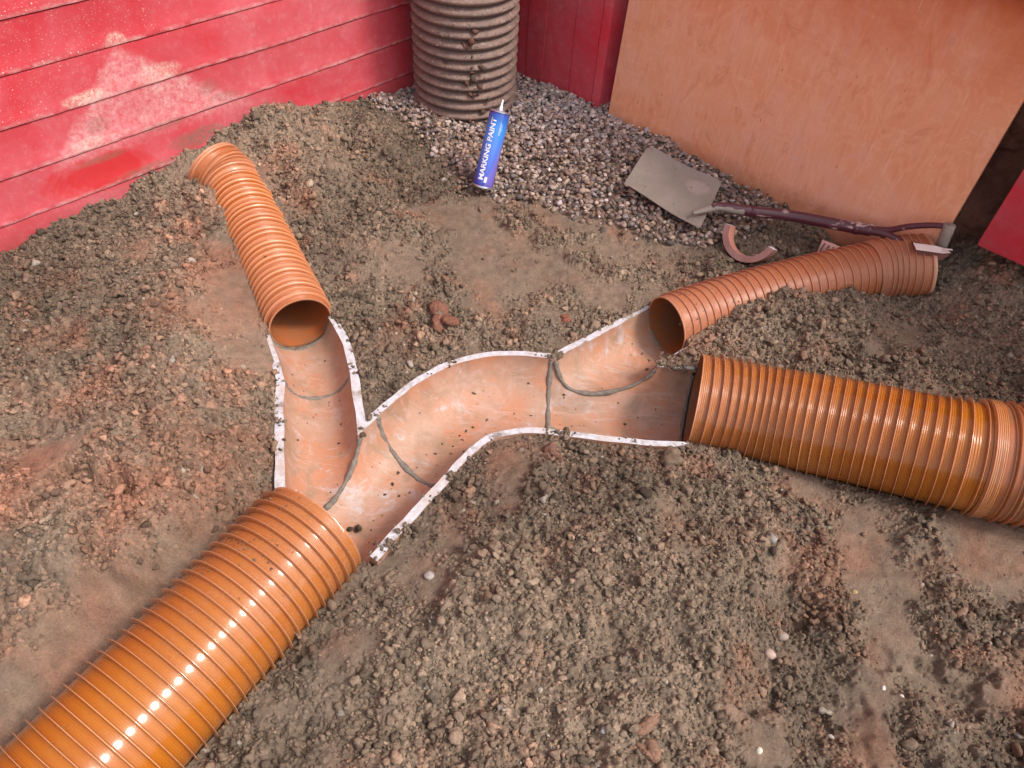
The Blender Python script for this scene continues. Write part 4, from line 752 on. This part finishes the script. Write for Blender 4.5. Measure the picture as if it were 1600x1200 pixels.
# ------------------------------------------------------------------ clay offcuts
MOFF = mat_simple('salmon_clay', (.62, .27, .20), (.50, .22, .17), 18, .5, .4, .2, .001); MOFFO = mat_simple('clay_outer', (.30, .14, .12), (.40, .22, .19), 22, .7); MCUT = mat_simple('clay_cut', (.60, .56, .60), (.70, .67, .70), 60)
def half_ring(name, label, centre, eL, eN, ri, ro, wid, a0=180, a1=360, n=40):
    """eL: chord direction, eN: up direction in ring plane; axis = eL x eN"""
    ax = np.cross(eL, eN); V = []; F = []; mi = []
    for k in range(n+1):
        a = R(a0+(a1-a0)*k/n)
        for (rr, ww) in ((ri, -.5), (ri, .5), (ro, .5), (ro, -.5)): V.append(centre+(eL*math.cos(a)+eN*math.sin(a))*rr+ax*ww*wid)
    for k in range(n):
        b = k*4
        for q, mm in ((0, 0), (1, 2), (2, 1), (3, 2)): F.append((b+q, b+(q+1) % 4, b+4+(q+1) % 4, b+4+q)); mi.append(1 if mm == 2 else mm)
    F += [(3, 2, 1, 0), (n*4, n*4+1, n*4+2, n*4+3)]; mi += [2, 2]; o = mesh_obj(name, V, F, [MOFF, MOFFO, MCUT], None, True, 40, mi)
    bm = bmesh.new(); bm.from_mesh(o.data); bmesh.ops.recalc_face_normals(bm, faces=bm.faces); bm.to_mesh(o.data); bm.free(); tag(o, label, 'clay offcut'); return o
pl_, pr_ = at(1144, 348, .092), at(1210, 384, .092); eL = pr_-pl_; hw_ = np.linalg.norm(eL)/2; eL /= np.linalg.norm(eL)
up2 = ZV*.80+np.array([.0, .0, 0]); nrm = np.cross(eL, ZV); eN = ZV*.86-nrm*(-.0)+(-np.cross(ZV, eL))*0; eN = ZV-eL*(ZV@eL); eN /= np.linalg.norm(eN); back = np.cross(ZV, eL); back /= np.linalg.norm(back); eN = eN*.86+back*.50; eN /= np.linalg.norm(eN)
half_ring('clay_offcut', 'curved salmon clay ring offcut with pale cut ends, below the shovel shaft', (pl_+pr_)/2, eL, eN, hw_-.008, hw_+.010, .040, 186, 354)
# ribbed offcut piece half hidden behind the small pipe
def slab(name, corners, th, mats, label=None, cat=None, parent=None, nrm=None):
    P = [np.array(c) for c in corners]; n_ = np.cross(P[1]-P[0], P[-1]-P[0]); n_ /= np.linalg.norm(n_); n_ = n_ if n_[2] > 0 else -n_; V = P+[p-n_*th for p in P]; k = len(P); F = [tuple(range(k)), tuple(range(2*k-1, k-1, -1))]+[(i, i+k, (i+1) % k+k, (i+1) % k) for i in range(k)]
    o = mesh_obj(name, V, F, mats, parent, False); bm = bmesh.new(); bm.from_mesh(o.data); bmesh.ops.recalc_face_normals(bm, faces=bm.faces); bmesh.ops.bevel(bm, geom=list(bm.edges), offset=min(.001, th*.2), segments=1, affect='EDGES'); bm.to_mesh(o.data); bm.free()
    if label: tag(o, label, cat)
    return o
MPINK = mat_simple('pink_clay', (.66, .36, .30), (.58, .30, .25), 30, .6); MDK = mat_simple('dark_bars', (.10, .07, .065), (.16, .11, .10), 30); MWH = mat_simple('paper_label', (.74, .58, .54), (.66, .48, .44), 25, .6); MSHARD = mat_simple('dark_clay', (.22, .085, .065), (.16, .06, .05), 20, .8)
of = slab('fitting_offcut', [at(1285, 374, .060), at(1315, 386, .065), at(1335, 402, .055), at(1300, 412, .02), at(1276, 396, .030)], .02, MPINK, 'small pink offcut with dark printed bars poking out behind the right small pipe', 'clay offcut')
for k in range(5):
    a = k/5; p0 = at(1287+7*k, 381+3*k, .061); p1 = at(1279+7.5*k, 393+3.6*k, .040); p2 = at(1281.6+7.5*k, 394+3.6*k, .040); p3 = at(1289.6+7*k, 382+3*k, .061)
    slab('printed_bar', [p0+ZV*.003, p3+ZV*.003, p2+ZV*.003, p1+ZV*.003], .0022, MDK, parent=of)
sd = slab('clay_shard', [at(1428, 383, .150), at(1474, 392, .150), at(1484, 399, .142), at(1471, 407, .125), at(1432, 402, .120)], .035, MSHARD, 'dark reddish clay shard with a pale paper label under the shovel grip', 'clay shard')
slab('paper_label', [at(1427, 379, .158), at(1462, 384, .158), at(1478, 388, .158), at(1486, 395, .150), at(1474, 396, .150), at(1432, 390, .152)], .0015, MWH, parent=sd)
slab('torn_strip', [at(1474, 388, .160), at(1488, 389, .162), at(1489, 391, .160), at(1476, 391, .158)], .001, MWH, parent=sd)
p0 = at(1530, 384, .05)

# ------------------------------------------------------------------ marking paint can
base_p = at(754, 292, .040); top_p = at(784, 164, .258); axv = top_p-base_p; Lc = np.linalg.norm(axv); axv /= Lc; rc = .0305
can = empty('paint_can', base_p); tag(can, 'blue spray can reading MARKING PAINT leaning in the gravel against the riser pipe', 'spray can')
tocam = np.array([0, 0, CH])-(base_p+top_p)/2; fr = tocam-axv*(tocam@axv); fr /= np.linalg.norm(fr); sd_ = np.cross(axv, fr)   # sd_ : to the right as seen?
if sd_@RT < 0: sd_ = -sd_
def cpos(ang, s, r): return base_p+axv*s+(fr*math.cos(ang)+sd_*math.sin(ang))*r
def mat_can():
    m = M('blue_can_print', .22, .6); a = m.attr('ang'); s_ = m.attr('along')
    c = m.ramp(s_, [(.0, (.03, .035, .28)), (.12, (.07, .09, .50)), (.55, (.08, .20, .66)), (.8, (.04, .24, .70)), (1., (.03, .06, .34))])
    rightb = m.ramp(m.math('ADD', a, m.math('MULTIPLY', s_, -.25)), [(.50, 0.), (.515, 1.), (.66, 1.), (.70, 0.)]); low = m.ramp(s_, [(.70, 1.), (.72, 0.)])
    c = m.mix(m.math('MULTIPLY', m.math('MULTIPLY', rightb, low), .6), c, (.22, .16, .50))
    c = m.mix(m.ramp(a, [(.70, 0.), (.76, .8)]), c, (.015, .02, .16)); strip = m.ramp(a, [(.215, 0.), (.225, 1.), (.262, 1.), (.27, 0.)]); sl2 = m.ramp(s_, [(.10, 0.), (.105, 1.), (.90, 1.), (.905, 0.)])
    c = m.mix(m.math('MULTIPLY', strip, sl2), c, (.80, .60, .74)); m.col(c); return m.m
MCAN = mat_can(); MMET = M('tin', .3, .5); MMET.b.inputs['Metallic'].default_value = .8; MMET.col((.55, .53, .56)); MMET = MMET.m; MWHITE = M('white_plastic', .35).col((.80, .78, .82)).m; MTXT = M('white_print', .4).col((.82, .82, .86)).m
def lathe(name, prof, mat, parent, seg=48):
    V = []; F = []
    for (s_, r_) in prof:
        for k in range(seg): V.append(cpos(2*math.pi*k/seg, s_, r_))
    n = len(prof)
    for i in range(n-1):
        for k in range(seg): F.append((i*seg+k, i*seg+(k+1) % seg, (i+1)*seg+(k+1) % seg, (i+1)*seg+k))
    F.append(tuple(range(seg))[::-1]); F.append(tuple(range((n-1)*seg, n*seg))); return mesh_obj(name, V, F, mat, parent, True, 35)
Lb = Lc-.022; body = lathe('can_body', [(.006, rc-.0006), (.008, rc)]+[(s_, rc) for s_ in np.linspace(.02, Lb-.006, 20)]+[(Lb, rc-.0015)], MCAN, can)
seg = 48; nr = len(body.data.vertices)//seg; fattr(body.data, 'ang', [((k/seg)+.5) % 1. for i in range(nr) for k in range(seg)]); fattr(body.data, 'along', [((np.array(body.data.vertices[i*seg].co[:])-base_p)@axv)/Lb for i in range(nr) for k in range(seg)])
lathe('base_rim', [(0, rc-.003), (0, rc+.0006), (.003, rc+.0010), (.006, rc+.0002)], MMET, can)
lathe('top_rim', [(Lb, rc-.002), (Lb+.001, rc+.0007), (Lb+.004, rc+.0007), (Lb+.005, rc-.003), (Lb+.002, rc-.007)], MMET, can)
lathe('dome', [(Lb+.0015, rc-.006), (Lb+.004, rc-.010), (Lb+.006, .014), (Lb+.010, .011)], MMET, can)
lathe('nozzle', [(Lb+.009, .0052), (Lb+.018, .0048), (Lb+.021, .0032), (Lb+.036, .0024), (Lb+.037, .0012)], MWHITE, can)
def wrap_text(txt, size, s0, s1, ang_c, parent, name='lettering', bold=.0):
    cu = bpy.data.curves.new('t', 'FONT'); cu.body = txt; cu.size = 1; cu.offset = bold; cu.resolution_u = 4; o = bpy.data.objects.new('t', cu); COL.objects.link(o); dg = bpy.context.evaluated_depsgraph_get(); dg.update(); me = bpy.data.meshes.new_from_object(o.evaluated_get(dg)); bpy.data.objects.remove(o)
    bm = bmesh.new(); bm.from_mesh(me); bmesh.ops.triangulate(bm, faces=bm.faces); bmesh.ops.subdivide_edges(bm, edges=[e for e in bm.edges if e.calc_length() > .25], cuts=2); xs = [v.co.x for v in bm.verts]; ys = [v.co.y for v in bm.verts]; x0, x1, y0, y1 = min(xs), max(xs), min(ys), max(ys)
    for v in bm.verts:
        s_ = s0+(v.co.x-x0)/(x1-x0)*(s1-s0); off_ = ((y0+y1)/2-v.co.y)/(y1-y0)*size; a = ang_c+off_/rc; v.co = Vector(cpos(a, s_, rc+.0005))
    return bm_obj(name, bm, MTXT, parent)
sgn = 1
wrap_text('MARKING PAINT', .0165, .024, Lb-.016, -.40, can, bold=.03)
wrap_text('SPRAY', .004, Lb-.06, Lb-.018, .30, can, 'small_print') if False else None
for nm, (s0, s1, a0, a1) in (('logo_block', (.018, .036, -.01, .24)), ('small_print', (Lb-.062, Lb-.026, .34, .37)), ('small_print', (Lb-.062, Lb-.030, .43, .455)), ('small_print', (Lb-.052, Lb-.030, .52, .54))):
    bm = bmesh.new(); n = 6; prev = None
    for i in range(n+1):
        a = a0+(a1-a0)*i/n; cur = [bm.verts.new(cpos(a, s0, rc+.0006)), bm.verts.new(cpos(a, s1-(.004 if (i % 3 == 1 and s0 < .02) else 0), rc+.0006))]
        if prev: bm.faces.new((prev[0], cur[0], cur[1], prev[1]))
        prev = cur
    bm_obj(nm, bm, MTXT, can)
bpy.context.view_layer.update()
